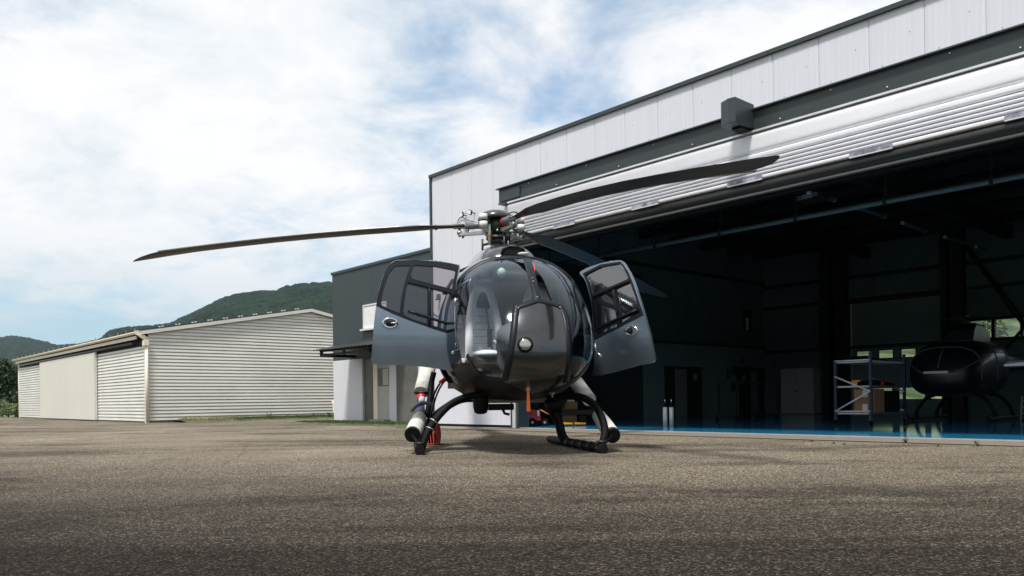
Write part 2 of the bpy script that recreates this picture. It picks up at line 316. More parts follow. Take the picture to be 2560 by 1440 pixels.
def catmull(pts, n=8):
    pts = [Vector(p) for p in pts]; out = []
    for i in range(len(pts) - 1):
        p0 = pts[max(i - 1, 0)]; p1 = pts[i]; p2 = pts[i + 1]; p3 = pts[min(i + 2, len(pts) - 1)]
        for k in range(n):
            t = k / n; out.append(.5 * ((2 * p1) + (p2 - p0) * t + (2 * p0 - 5 * p1 + 4 * p2 - p3) * t * t + (3 * p1 - p0 - 3 * p2 + p3) * t ** 3))
    out.append(pts[-1]); return out
def dup(o, delta, label=None, group=None, parent=None):
    c = o.copy(); COL.objects.link(c)
    if parent: c.parent = parent
    else: c.location = o.location + Vector(delta)
    WL[c] = c.location.copy()
    if label: c['label'] = label
    if group: c['group'] = group
    for ch in o.children:
        dup(ch, (0, 0, 0), parent=c)
    return c

# ================================================================== SETTING
def build_ground():
    # meadow reaching the horizon
    g = MB(); n = 48; rr = [0, 60, 200, 600, 1500, 3200]; vs = [(0, 0, -.06)]; fs = []
    for k, r in enumerate(rr[1:]):
        for i in range(n): vs.append((r * math.cos(2 * math.pi * i / n), r * math.sin(2 * math.pi * i / n), -.06))
    for i in range(n): fs.append((0, 1 + i, 1 + (i + 1) % n))
    for k in range(len(rr) - 2):
        for i in range(n):
            a = 1 + k * n + i; b = 1 + k * n + (i + 1) % n; fs.append((a, a + n, b + n, b))
    g.add(vs, fs); g.build('ground', M_meadow, kind='structure', loc=(0, 0, 0))
    # tarmac apron with very slight undulation
    t = MB(); nx, ny = 90, 90; X = np.linspace(-30, 25, nx); Y = np.linspace(-14, 42, ny); vs = []
    for y in Y:
        for x in X:
            vs.append((x, y, .0))
    t.add(vs, [(j * nx + i, j * nx + i + 1, (j + 1) * nx + i + 1, (j + 1) * nx + i) for j in range(ny - 1) for i in range(nx - 1)], True)
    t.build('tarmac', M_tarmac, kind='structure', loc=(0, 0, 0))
    # concrete strip in front of the hangar with the groove of the old door rail
    c = MB(); c.fb(B, 0.05, 21, -.62, -.02, -.04, .006); c.build('concrete_strip', M_concrete, kind='structure', loc=A0)
    c = MB(); c.fb(B, 0.05, 21, -1.06, -1.00, -.04, .008); c.build('drain_channel', mat('groove_dark', (.035, .028, .022), .8), kind='structure', loc=A0)
    c = MB(); c.fb(B, 0.05, 21, -.95, -.62, -.04, .005); c.build('concrete_kerb', M_concrete, kind='structure', loc=A0)
    c = MB(); c.fb(B, 2.99, 21, -.02, .06, -.04, .018); c.build('threshold', mat('white_line', (.34, .37, .39), .5), kind='structure', loc=A0)
    f = MB(); f.fb(B, .15, 21, .06, 13.95, -.05, .014); f.build('hangar_floor', M_floor, kind='structure', loc=A0)
    # verge along the shed gable and annex
    v = MB(); pts = [(.9, -1.1), (2.5, -1.9), (5, -2.0), (7.5, -1.7)]
    vs = []; fs = []
    n = 24
    for i in range(n + 1):
        w = .8 + 7.2 * i / n; vs.append(S(0.02, w, .08)); vs.append(S(.7 + .12 * math.sin(i * 1.7), w, .07)); vs.append(S(1.25 + .15 * math.sin(i * 2.3 + 1), w, -.02))
    for i in range(n):
        for k in (0, 1): a = i * 3 + k; fs.append((a, a + 3, a + 4, a + 1))
    v.add(vs, fs, True); v.build('grass_verge', mat('verge_soil', (.10, .11, .045), .9, var=.4, vscale=6), kind='structure', loc=C0)
    v = MB(); vs = []; fs = []
    for i in range(n + 1):
        u = -5.6 + 5.5 * i / n; vs.append(B(u, .25, .08)); vs.append(B(u, -.5 + .1 * math.sin(i * 1.9), .06)); vs.append(B(u, -.95 + .12 * math.sin(i * 2.7), -.02))
    for i in range(n):
        for k in (0, 1): a = i * 3 + k; fs.append((a, a + 3, a + 4, a + 1))
    v.add(vs, fs, True); v.build('annex_verge', MATS['verge_soil'], kind='structure', loc=A0)
build_ground()

def noise2(x, y, seed=0):
    s = 0
    for k, (fx, fy, a) in enumerate([(1, .7, 1), (1.9, 2.3, .5), (4.1, 3.7, .28), (8.3, 7.9, .16), (15.7, 17.1, .09)]):
        s = s + a * np.sin(x * fx + seed * 1.3 + k * 2.1 + 1.5 * np.sin(y * fy * .7 + k)) * np.cos(y * fy + seed * .7 + k * 1.7 + 1.2 * np.sin(x * fx * .6))
    return s
def build_hills():
    # ridge given by photo directions; distance of ridge and foot in metres
    def hill(name, ridge, Dr, Df, cols, rows, seed):
        px = np.linspace(ridge[0][0], ridge[-1][0], cols); py = np.interp(px, [p[0] for p in ridge], [p[1] for p in ridge])
        vs = []
        for j in range(rows + 1):
            t = j / rows
            for i in range(cols):
                tt = min(t / .8, 1.0); D = Df + (Dr - Df) * tt + (t > .8) * (t - .8) * 1.0 * Dr
                top = at(px[i], py[i], Dr)
                k = (px[i] - 1280) / 2000
                h = top.z * (D / Dr) * (math.sin(tt * math.pi / 2) ** 1.1) if t <= .8 else top.z * (1 - (t - .8) * 4.5)
                nn = noise2(k * 22, D / 110, seed)
                h += nn * 5 * math.sin(min(tt, 1) * math.pi) * (1 if t < .8 else 0)
                lump = (random.random() - .5) * 5.0 * (Dr / 1600)
                vs.append((k * D + (random.random() - .5) * 3, D, max(-3, h) + (lump if tt > .02 else 0)))
        fs = [(j * cols + i, j * cols + i + 1, (j + 1) * cols + i + 1, (j + 1) * cols + i) for j in range(rows) for i in range(cols - 1)]
        MB().add(vs, fs, True).build(name, M_hill, kind='structure', loc=(0, 0, 0))
    hill('hill', [(-900, 960), (0, 960), (120, 905), (200, 862), (245, 852), (280, 825), (330, 817), (380, 815), (420, 810), (470, 790), (520, 765), (560, 745), (600, 735), (650, 728), (690, 727), (720, 715), (770, 708), (833, 705), (950, 700), (1200, 760), (1700, 830), (2300, 880), (3200, 930)], 1500, 520, 700, 90, 3)
    hill('distant_hill', [(-1800, 900), (-600, 860), (-200, 838), (0, 842), (40, 840), (90, 848), (150, 862), (200, 861), (300, 880), (500, 930), (700, 960)], 2600, 1500, 420, 40, 5)
    # low wooded hills all round (seen only in reflections and through the rear windows)
    n = 260; vs = []; ro = 6
    for j in range(ro + 1):
        for i in range(n + 1):
            a = math.radians(-232 + 285 * i / n)     # leaves out the sector of the two hills above
            r = 420 + 160 * j; h = [(-2), 12, 32, 52, 66, 74, 20][j] * (1 + .35 * math.sin(a * 3 + 1) + .2 * math.sin(a * 7)) + random.uniform(-3, 3)
            vs.append((r * math.cos(a), r * math.sin(a), h if j else -3))
    MB().add(vs, [(j * (n + 1) + i, j * (n + 1) + i + 1, (j + 1) * (n + 1) + i + 1, (j + 1) * (n + 1) + i) for j in range(ro) for i in range(n)], True).build('valley_hills', M_hill, kind='structure', loc=(0, 0, 0))
    # sunlit bushy slope behind the hangar, seen through its rear windows
    nx, ny = 50, 30; vs = []
    for j in range(ny + 1):
        for i in range(nx + 1):
            x = 15 + 130 * i / nx; y = 62 + 110 * j / ny; vs.append((x, y, -.1 + 40 * (j / ny) ** 1.2 + .8 * math.sin(x * .3) * math.sin(y * .23)))
    MB().add(vs, [(j * (nx + 1) + i, j * (nx + 1) + i + 1, (j + 1) * (nx + 1) + i + 1, (j + 1) * (nx + 1) + i) for j in range(ny) for i in range(nx)], True).build('hillside', M_meadow, kind='structure', loc=(60, 100, 0))
build_hills()
def build_haze():
    m = bpy.data.materials.new('haze_air'); m.use_nodes = True; nt = m.node_tree; nt.nodes.clear()
    v = N(nt, 'ShaderNodeVolumePrincipled'); v.inputs['Color'].default_value = (.62, .76, .92, 1); v.inputs['Density'].default_value = .00005; v.inputs['Anisotropy'].default_value = .2
    o = N(nt, 'ShaderNodeOutputMaterial'); nt.links.new(v.outputs[0], o.inputs['Volume'])
    MB().box((-3600, -3600, -1.1), (7200, 0, 0), (0, 7400, 0), (0, 0, 320)).build('haze', m, kind='stuff', loc=(0, 0, 0), label='thin pale air haze over the whole airfield and hills', cat='haze')
build_haze()

# ------------------------------------------------------------------ hangar
H_TOP = 5.77; BEAM_T, BEAM_B = 4.90, 4.575; UE = 20.5; DEPTH = 13.9
hangar = thing('hangar', A0, 'large white clad hangar with its fabric door rolled up, dark inside', 'building')
def P_(mb, name, m, **k): return mb.build(name, m, hangar, **k)
def build_hangar():
    # cladding panels: full height beside the opening, shorter above it
    edges = [0.06] + [0.79 + .7228 * i for i in range(28)]
    for a, b in zip(edges[:-1], edges[1:]):
        if b > UE: break
        z0 = .06 if b < 2.99 else BEAM_T - .25
        m = MB(); bb = min(b, 2.76) if a < 2.76 and b > 2.76 and b < 2.99 else b
        g = .0025; pr = []
        nr = 9; us = np.linspace(a + g, b - g, nr * 2 + 1)      # micro-ribbed face
        pts0 = []; pts1 = []
        for i, u in enumerate(us):
            o = -.0018 if i % 2 else 0.0
            if i in (0, len(us) - 1): o = 0.004
            pts0.append(B(u, o, z0)); pts1.append(B(u, o, H_TOP - .03))
        pts0 += [B(b - g, .05, z0), B(a + g, .05, z0)]; pts1 += [B(b - g, .05, H_TOP - .03), B(a + g, .05, H_TOP - .03)]
        m.prism(pts0, pts1); P_(m, 'cladding_panel', M_white)
        if a > .05:
            m = MB()      # fixing screws
            for q in range(2):
                zz = z0 + (H_TOP - z0) * (.35 + .3 * ((q + int(a * 3)) % 2)); uu = a + .18 + .36 * q
                m.tube([B(uu, .0, zz), B(uu, -.006, zz)], .005, 6)
            P_(m, 'screw', M_darkmetal)
    # core wall behind panels above opening and left part
    P_(MB().fb(B, .06, 2.85, .055, .25, 0, H_TOP - .05), 'front_wall', M_wallin)
    P_(MB().fb(B, 2.85, UE, .055, .25, 4.62, H_TOP - .05), 'lintel_wall', M_wallin)
    P_(MB().fb(B, 0, .055, -.03, .3, 0, H_TOP), 'corner_trim', M_trim)
    # parapet trim in lengths with small gaps
    u = 0
    for k, seg in enumerate([2.9, 2.9, 2.9, 2.9, 2.9, 2.9, 2.9]):
        P_(MB().fb(B, u, u + seg - .012, -.05, .35, H_TOP - .03, H_TOP + .035), 'parapet_trim', M_trim); u += seg
    # base plinth
    P_(MB().fb(B, .06, 2.76, .01, .06, 0, .062), 'plinth', M_black)
    # jamb: dark channel, white post, dark channel
    P_(MB().fb(B, 2.76, 2.84, -.05, .25, 0, BEAM_B), 'jamb_channel', M_trim)
    P_(MB().fb(B, 2.845, 2.93, -.075, .2, 0, BEAM_B), 'jamb_post', mat('jamb_post_mat', (.62, .62, .63), .35, metal=.2))
    P_(MB().fb(B, 2.935, 3.0, -.05, .25, 0, BEAM_B), 'jamb_channel', M_trim)
    # deep channel beam over the opening: top flange, web, bottom flange
    P_(MB().fb(B, 2.66, UE, -.30, 0.0, BEAM_T - .02, BEAM_T), 'beam_flange', M_trim)
    P_(MB().fb(B, 2.70, UE, -.24, -.20, BEAM_B + .02, BEAM_T - .02), 'beam_web', M_trim)
    P_(MB().fb(B, 2.70, UE, -.27, -.02, BEAM_B, BEAM_B + .02), 'beam_flange', M_trim)
    P_(MB().fb(B, 2.70, 2.74, -.20, 0, BEAM_B + .02, BEAM_T - .02), 'beam_end', M_trim)
    P_(MB().fb(B, 2.78, 3.35, -.262, -.243, BEAM_B + .05, BEAM_T - .07), 'cover_plate', M_trim)
    m = MB()
    for k in range(22):
        uu = 3.6 + k * .77; zz = BEAM_B + (.07 if k % 2 else .26); m.tube([B(uu, -.24, zz), B(uu, -.252, zz)], .011, 6)
    P_(m, 'bolt_heads', M_lightgrey, kind='stuff')
    # motor housing on the beam
    u0, z1 = fac_uz(1888, 350, -.22)[0], 0
    ul = u0 - .62; zb, zt = BEAM_B + .03, BEAM_T + .07; ol = -.24; of = -.98
    prof = [(ul, ol), (u0, ol), (u0, of + .16), (u0 - .12, of), (ul + .0, of), ]
    def solve(f, target, lo, hi):
        for _ in range(40):
            m_ = (lo + hi) / 2
            if f(m_) > target: hi = m_
            else: lo = m_
        return (lo + hi) / 2
    dep = solve(lambda q: -proj(B(u0, -q, zt))[0], -1838, .2, 3.0)
    uf = solve(lambda q: proj(B(q, -dep, zt))[0], 1797, u0 - 3, u0)
    prof = [(uf, ol), (u0, ol), (u0, -dep), (u0 - (u0 - uf) * .4, -dep - .02), (uf, -dep + .05)]
    P_(MB().prism([B(a, b, zb) for a, b in prof], [B(a, b, zt) for a, b in prof]), 'motor_housing', M_trim, bevel=.006)
    P_(MB().fb(B, uf + .08, u0 - .05, -dep * .7, -.27, zb - .03, zb), 'housing_base', M_black)
    # rolled curtain
    P_(MB().fb(B, 3.0, UE, -.285, -.16, BEAM_B - .030, BEAM_B - .002), 'curtain_clamp_bar', mat('clamp_bar', (.68, .68, .70), .3, metal=.3))
    def ply(z0, z1, bulge, name='curtain_fold', w=-.225, m=M_curtain):
        k = 12; a = []; 
        for i in range(k + 1):
            t = i / k; a.append((w - bulge * (1 - abs(2 * t - 1) ** 5) ** .5 - .004 * (1 - t), z1 + (z0 - z1) * t))
        a.append((w + .05, z0 + .004)); a.append((w + .05, z1 - .004))
        mb = MB(); n = len(a)
        mb.add([B(3.0, q[0], q[1]) for q in a] + [B(UE, q[0], q[1]) for q in a], [(i, i + 1, n + i + 1, n + i) for i in range(k)], True)
        mb.add([B(3.0, q[0], q[1]) for q in a] + [B(UE, q[0], q[1]) for q in a], [(i, (i + 1) % n, n + (i + 1) % n, n + i) for i in range(k, n)] + [tuple(range(n)), tuple(range(n, 2 * n))])
        return P_(mb, name, m)
    z = BEAM_B - .04
    ply(z - .30, z, .045, 'curtain_panel')
    zs = z - .30
    hts = [.110, .064, .058, .055, .053, .080]
    for i, h in enumerate(hts):
        ply(zs - h + .010, zs - .008, .05); zs -= h
    ZB = zs
    P_(MB().fb(B, 3.0, UE, -.17, .02, ZB - .1, z), 'curtain_core', M_black)
    # vision panels in the lowest ply
    for a, b in [(1390, 1442), (1586, 1652), (1826, 1912), (2131, 2238), (2519, 2680)]:
        ya, yb = 600, 600
        ua = fac_uz(a, 992 - (992 - 300) * .8, -.2)[0]; ub = fac_uz(b, 400, -.2)[0]
        P_(MB().fb(B, ua, ub, -.290, -.275, ZB + .008, ZB + hts[-1] - .012), 'vision_panel', M_vinyl)
        P_(MB().fb(B, ua, ub, -.296, -.27, ZB - .008, ZB + .006), 'vision_panel_sill', M_lightgrey)
    # bottom roll (black rubberised) and lighter bottom bar
    P_(MB().tube([B(3.0, -.18, ZB - .07), B(UE, -.18, ZB - .07)], .085, 16), 'bottom_roll', mat('bottom_roll_mat', (.018, .019, .020), .38))
    P_(MB().fb(B, 3.0, UE, -.20, .05, ZB - .185, ZB - .155), 'bottom_bar', mat('bottom_bar_mat', (.20, .20, .195), .4, metal=.3))
    P_(MB().fb(B, 3.0, UE, -.12, .06, ZB - .24, ZB - .186), 'bottom_seal', M_rubber)
    # interior shell
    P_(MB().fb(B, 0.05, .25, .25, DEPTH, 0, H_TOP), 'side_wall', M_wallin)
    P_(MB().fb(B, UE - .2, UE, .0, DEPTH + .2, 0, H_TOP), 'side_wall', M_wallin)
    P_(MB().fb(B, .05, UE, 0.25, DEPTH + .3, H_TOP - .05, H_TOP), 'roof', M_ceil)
    bw = DEPTH
    def bk(px, py): return fac_uz(px, py, bw)
    # rear wall built round its openings: window strip and roller door windows
    W0u, W0z = bk(2422, 850); W1z = bk(2560, 793)[1]
    dl, dr = bk(2127, 900)[0], bk(2356, 900)[0]; dt = bk(2240, 745)[1]; wz0, wz1 = bk(2200, 895)[1], bk(2200, 876)[1]; lz0, lz1 = .46, .80
    dwin = [(2140, 2172), (2195, 2230), (2251, 2287)]
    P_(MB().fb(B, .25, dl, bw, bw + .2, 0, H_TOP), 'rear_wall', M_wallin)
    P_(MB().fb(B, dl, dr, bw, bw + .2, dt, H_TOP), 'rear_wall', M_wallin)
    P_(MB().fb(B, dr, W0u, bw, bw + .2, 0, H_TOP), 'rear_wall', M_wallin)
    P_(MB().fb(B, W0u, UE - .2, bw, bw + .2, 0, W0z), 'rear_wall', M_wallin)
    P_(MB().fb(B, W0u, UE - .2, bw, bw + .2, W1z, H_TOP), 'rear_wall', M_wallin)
    # sectional door panels
    M_sec = mat('sectional_door', (.20, .28, .28), .6, var=.05)
    dz = [0, .42, lz1 + .02, wz0 - .05, wz1 + .05]
    zz = wz1 + .05
    while zz < dt - .3: zz += .52; dz.append(min(zz, dt))
    for a, b in zip(dz[:-1], dz[1:]):
        wins = None
        if a < wz0 < b: wins = [(bk(p, 885)[0], bk(q, 885)[0], wz0, wz1) for p, q in dwin]
        elif a < lz0 + .1 and b > lz1 - .1: wins = [(dl + .55, dl + 1.25, lz0, lz1), (dl + 1.45, dl + 2.2, lz0, lz1), (dl + 2.35, dl + 3.0, lz0, lz1)]
        mb = MB()
        if not wins: mb.fb(B, dl + .02, dr - .02, bw + .06, bw + .11, a + .0005, b - .0005)
        else:
            xs = [dl + .02] + [q for w in wins for q in w[:2]] + [dr - .02]
            mb.fb(B, xs[0], xs[-1], bw + .06, bw + .11, a, wins[0][2]); mb.fb(B, xs[0], xs[-1], bw + .06, bw + .11, wins[0][3], b)
            for k in range(0, len(xs), 2): mb.fb(B, xs[k], xs[k + 1], bw + .06, bw + .11, wins[0][2], wins[0][3])
        s = P_(mb, 'door_section', M_sec)
        if wins:
            for w in wins:
                MB().fb(B, w[0], w[1], bw + .08, bw + .09, w[2], w[3]).build('pane', G_win, s)
                fm = MB(); t = .03
                fm.fb(B, w[0] - t, w[1] + t, bw + .045, bw + .06, w[2] - t, w[2]).fb(B, w[0] - t, w[1] + t, bw + .045, bw + .06, w[3], w[3] + t).fb(B, w[0] - t, w[0], bw + .045, bw + .06, w[2], w[3]).fb(B, w[1], w[1] + t, bw + .045, bw + .06, w[2], w[3])
                fm.build('pane_frame', M_black, s)
    P_(MB().fb(B, dl - .06, dr + .06, bw - .01, bw + .055, dt - .05, dt + .08), 'door_lintel', M_steelin)
    # rear window strip
    us = [W0u, bk(2479, 800)[0], bk(2487, 800)[0], bk(2551, 800)[0], bk(2557, 800)[0], bk(2620, 800)[0], bk(2628, 800)[0], bk(2700, 800)[0]]
    wf = P_(MB().fb(B, W0u - .05, us[-1], bw - .04, bw + .1, W0z - .06, W0z).fb(B, W0u - .05, us[-1], bw - .04, bw + .1, W1z, W1z + .06).fb(B, us[1], us[2], bw - .04, bw + .1, W0z, W1z).fb(B, us[3], us[4], bw - .04, bw + .1, W0z, W1z).fb(B, us[5], us[6], bw - .04, bw + .1, W0z, W1z), 'window', M_black)
    for a, b in ((us[0], us[1]), (us[2], us[3]), (us[4], us[5]), (us[6], us[7])): MB().fb(B, a, b, bw + .03, bw + .04, W0z, W1z).build('pane', G_win, wf)
    # steel: columns, rails, braces
    def col(px0, px1, w, z1=H_TOP - .3):
        a = fac_uz(px0, 800, w)[0]; b = fac_uz(px1, 800, w)[0]; P_(MB().fb(B, a, b, w - .3, w + .02, 0, z1), 'steel_column', M_steelin)
    col(2060, 2084, bw - .08); col(2096, 2122, bw - .05); col(2362, 2376, bw - .05); col(2390, 2416, bw - .05)
    for zz0, wd in ((bk(2200, 690)[1], .12), (bk(2000, 727)[1] - .55, .10), (2.05, .10)):
        P_(MB().fb(B, .3, UE - .3, bw - .07, bw - .01, zz0, zz0 + wd), 'wall_rail', M_steelin)
    a = bk(2422, 620); b = bk(2600, 860)
    P_(MB().tube([B(a[0], bw - .12, a[1]), B(b[0], bw - .12, b[1])], .07, 8), 'diagonal_brace', M_steelin)
    a = bk(2600, 780); b = bk(2520, 870)
    P_(MB().tube([B(a[0], bw - .15, a[1]), B(b[0], bw - .15, b[1])], .045, 8), 'diagonal_brace', M_steelin)
    # ledges of the left inner wall
    P_(MB().fb(B, .25, .36, .3, DEPTH, 2.22, 2.27), 'wall_ledge', M_steelin)
    P_(MB().fb(B, .25, .31, .3, DEPTH, 2.275, 2.37), 'cable_tray', mat('tray_grey', (.10, .12, .13), .6))
    P_(MB().fb(B, .25, .34, .3, DEPTH, 4.42, 4.50), 'wall_ledge', M_steelin)
    P_(MB().fb(B, .25, .262, .3, DEPTH, 0, 2.22), 'lower_wall_panel', mat('lower_wall', (.19, .27, .285), .7, var=.08))
    # roof structure
    for k in range(9):
        P_(MB().fb(B, .3, UE - .3, 1.2 + k * 1.5, 1.28 + k * 1.5, 5.18, 5.40), 'purlin', M_steelin)
    for k in range(5):
        P_(MB().fb(B, 3.8 + 3.9 * k, 4.0 + 3.9 * k, .3, DEPTH, 4.85, 5.17), 'rafter', M_steelin)
    m = MB()
    for k in range(46): m.fb(B, .4 + k * .43, .5 + k * .43, .3, DEPTH, H_TOP - .09, H_TOP - .052)
    P_(m, 'roof_ribs', M_ceil, kind='stuff')
    # skylight with a lit reflector visible between the rafters
    su, _ = fac_uz(2010, 500, 4)
build_hangar()
def build_hangar_fittings():
    # suspended service pipe parallel to the front
    w = 2.6
    a = fac_uz(1330, 668, w); b = fac_uz(2560, 438, w)
    P1 = B(a[0], w, b[1]); P2 = B(UE - .4, w, b[1])
    t = MB().tube([P1, P2], .045, 10).build('service_pipe', mat('pipe_grey', (.12, .20, .22), .45), label='long grey service pipe hung under the hangar roof behind the door', cat='pipe', loc=P1)
    for k in range(7):
        u = a[0] + .6 + 1.6 * k; MB().fb(B, u, u + .05, w - .055, w + .055, b[1] - .055, b[1] + .055).fb(B, u + .015, u + .035, w - .01, w + .01, b[1] + .05, H_TOP - .4).build('pipe_clamp', M_darkmetal, t)
    # row of strip lights running into the building
    segs = [((2022, 480), (2085, 500)), ((2145, 519), (2210, 541)), ((2256, 557), (2312, 577)), ((2362, 592), (2406, 606)), ((2440, 617), (2490, 635))]
    zc = 4.62
    labs = ['unlit blue tinted strip light nearest the rolled up hangar door', 'second strip light of the row going back under the hangar roof', 'third strip light of the row going back under the hangar roof', 'fourth strip light of the row, faint under the dark roof', 'deepest strip light of the row under the dark hangar roof']
    for (p, q), lab in zip(segs, labs):
        a = on_plane(p[0], p[1], Vector((0, 0, zc)), UZ); b = on_plane(q[0], q[1], Vector((0, 0, zc)), UZ)
        t = thing('strip_light', (a + b) / 2, lab, 'strip light', 'unlit strip lights under the hangar roof')
        MB().tube([a, b], .045, 8).build('tube_cover', M_bluetube, t)
        MB().ball(a, .05, n=8, m=6).build('end_cap', M_lightgrey, t); MB().ball(b, .05, n=8, m=6).build('end_cap', M_lightgrey, t)
        MB().tube([(a + b) / 2 + UZ * .04, (a + b) / 2 + UZ * .6], .008, 5).build('hanger', M_steelin, t)
    # heater
    c = fac_uz(2035, 500, 4.2); c = B(c[0], 4.2, c[1])
    t = thing('unit_heater', c, 'small pale slatted unit heater hung from the hangar roof', 'heater')
    MB().box(c - DU * .25 - DN * .2, DU * .5, DN * .4, UZ * .10).build('casing', M_darkmetal, t)
    for k in range(4): MB().box(c - DU * .24 - DN * .22 + UZ * (.01 + .022 * k) + DU * (.1 if k % 2 else 0), DU * .32, DN * .015, UZ * .010).build('slat', M_lightgrey, t)
    MB().tube([c + UZ * .1, c + UZ * .8], .01, 5).build('hanger', M_steelin, t)
    # left wall doors
    def leftbox(name, p0, p1, d, m, par, u=.262, **k):
        w0, z1 = left_wz(p0[0], p0[1], u); w1, z0 = left_wz(p1[0], p1[1], u)
        w1 = left_wz(p1[0], p0[1], u)[0]
        return MB().fb(B, u, u + d, w0, w1, max(z0, .0), z1).build(name, m, par, **k), (w0, w1, max(z0, 0), z1)
    M_dk = mat('inner_door_dark', (.012, .014, .016), .5); M_pl = mat('inner_door_pale', (.20, .24, .24), .6)
    for lab, (x0, x1, y1), pale, leaf, hole in [
        ('dark inner doorway nearest the hangar entrance with its leaf swung open', (1663, 1752, 915), (1688, 1717), (1718, 1752), (1735, 943)),
        ('dark inner doorway beside the notice sheets with a round porthole leaf', (1842, 1942, 918), (1877, 1893), (1842, 1872), (1857, 944))]:
        w0, zt = left_wz(x0, y1); w1 = left_wz(x1, y1)[0]; zt = 2.02 if zt < 1 else zt
        o = B(.3, (w0 + w1) / 2, 0); t = thing('inner_door', o, lab, 'door', 'inner doors of the hangar side wall')
        zt = left_wz(x0, y1)[1]
        MB().fb(B, .263, .29, w0, w1, .015, zt).build('door_recess', M_dk, t)
        a, b = left_wz(pale[0], 950)[0], left_wz(pale[1], 950)[0]; MB().fb(B, .291, .30, a, b, .02, zt - .08).build('rear_leaf', M_pl, t)
        a, b = left_wz(leaf[0], 950)[0], left_wz(leaf[1], 950)[0]; l = MB().fb(B, .301, .34, a, b, .02, zt - .02).build('door_leaf', M_steelin, t)
        a, zz = left_wz(*hole); MB().tube([B(.341, a, zz), B(.348, a, zz)], .11, 14).build('porthole', mat('porthole_glass', (.24, .30, .28), .3), l)
    # slit window in the left wall
    w0, z1 = left_wz(1862, 775); w1, z0 = left_wz(1880, 828)
    t = thing('slit_window', B(.26, w0, z0), 'narrow tall window with pale light in the dark side wall', 'window')
    MB().fb(B, .25, .30, w0, w1, z0, z1).build('window_frame', M_black, t)
    MB().fb(B, .301, .305, w0 + .05, w0 + (w1 - w0) * .5, z0 + .03, z1 - .25).build('pane', M_blind, t)
    # notices
    for k, (x, y, sx, sy) in enumerate([(1858, 900, 8, 26), (1838, 925, 14, 30), (1824, 935, 10, 26), (1836, 965, 12, 18)]):
        w, z = left_wz(x, y); MB().fb(B, .263, .275, w - .12, w + .12, z - .16, z + .16).build('notice_sheet', M_dk if k % 2 else M_greypanel, label=['small dark notice above the others beside the porthole door', 'grey notice in the middle of the group beside the porthole door', 'dark notice nearest the hangar entrance beside the porthole door', 'lowest grey notice of the group beside the porthole door'][k], cat='notice', group='notices on the side wall')
    # two gas bottles on a stand
    g = on_ground(1670, 1058 + 2)
    for k, (x, lab) in enumerate([(1663, 'left one of two slim white gas bottles on the blue floor'), (1679, 'right one of two slim white gas bottles on the blue floor')]):
        p = on_plane(x, 1063, Vector((0, 0, .014)), UZ); s = p.y / 2000
        t = thing('gas_bottle', p, lab, 'gas bottle', 'gas bottles in the hangar')
        MB().tube([p, p + UZ * s * 45], s * 5.5, 12).build('bottle', mat('bottle_white', (.85, .85, .85), .3), t)
        MB().tube([p + UZ * s * 45, p + UZ * s * 56], [s * 5, s * 2], 12).build('neck', M_black, t)
        MB().tube([p + UZ * s * 56, p + UZ * s * 66], s * 1.6, 8).build('valve', M_chrome, t)
    # work table on castors
    a = on_plane(1788, 1050, Vector((0, 0, .014)), UZ)
    z1 = a.z + (1048 - 990) * a.y / 2000
    t = thing('work_table', a, 'dark wheeled work table in front of the porthole door', 'table')
    MB().box(a + UZ * .9, DU * -.1 + DN * 2.0, DU * .7, UZ * .03).build('table_top', M_darkmetal, t)
    for q in (0.05, 1.9):
        for r in (.03, .6):
            b = a + DN * q + DU * r; MB().box(b + UZ * .1, DU * .05, DN * .05, UZ * .8).build('leg', M_steelin, t); MB().tube([b + UZ * .05 - DU * .02, b + UZ * .05 + DU * .02], .05, 10).build('castor', M_rubber, t)
    # pale double cupboard
    w = 13.0; ua = fac_uz(1952, 1000, w)[0]; ub = fac_uz(2034, 1000, w)[0]; zt = fac_uz(1990, 921, w)[1]
    t = thing('cupboard', B((ua + ub) / 2, w + .3, 0), 'pale grey double door cupboard against the rear wall', 'cupboard')
    M_cup = mat('cupboard_grey', (.45, .45, .42), .5)
    MB().fb(B, ua, ub, w + .02, w + .5, .03, zt).build('carcass', M_cup, t)
    um = (ua + ub) / 2
    for a, b in ((ua + .01, um - .004), (um + .004, ub - .01)): MB().fb(B, a, b, w, w + .019, .05, zt - .02).build('door', M_cup, t)
    MB().fb(B, um - .05, um + .05, w - .02, w, zt * .5, zt * .5 + .03).build('handle', M_black, t)
    ua = fac_uz(1942, 1000, w - .1)[0]; ub = fac_uz(1949, 1000, w - .1)[0]
    # tall dark cabinets left of it and in the dark corner near the entrance
    wq0 = left_wz(1640, 1050)[0]
    for k in range(3):
        t = MB().fb(B, .27, .82, 3.1 + k * .62, 3.68 + k * .62, .015, 2.0).build('steel_locker', M_steelin, label=['black steel locker nearest the hangar entrance wall', 'middle black steel locker along the side wall', 'black steel locker nearest the open inner door'][k], cat='locker', group='black lockers along the side wall', bevel=.004)
        MB().fb(B, .821, .83, 3.62 + k * .62, 3.63 + k * .62, .9, 1.1).build('handle', M_chrome, t)
build_hangar_fittings()

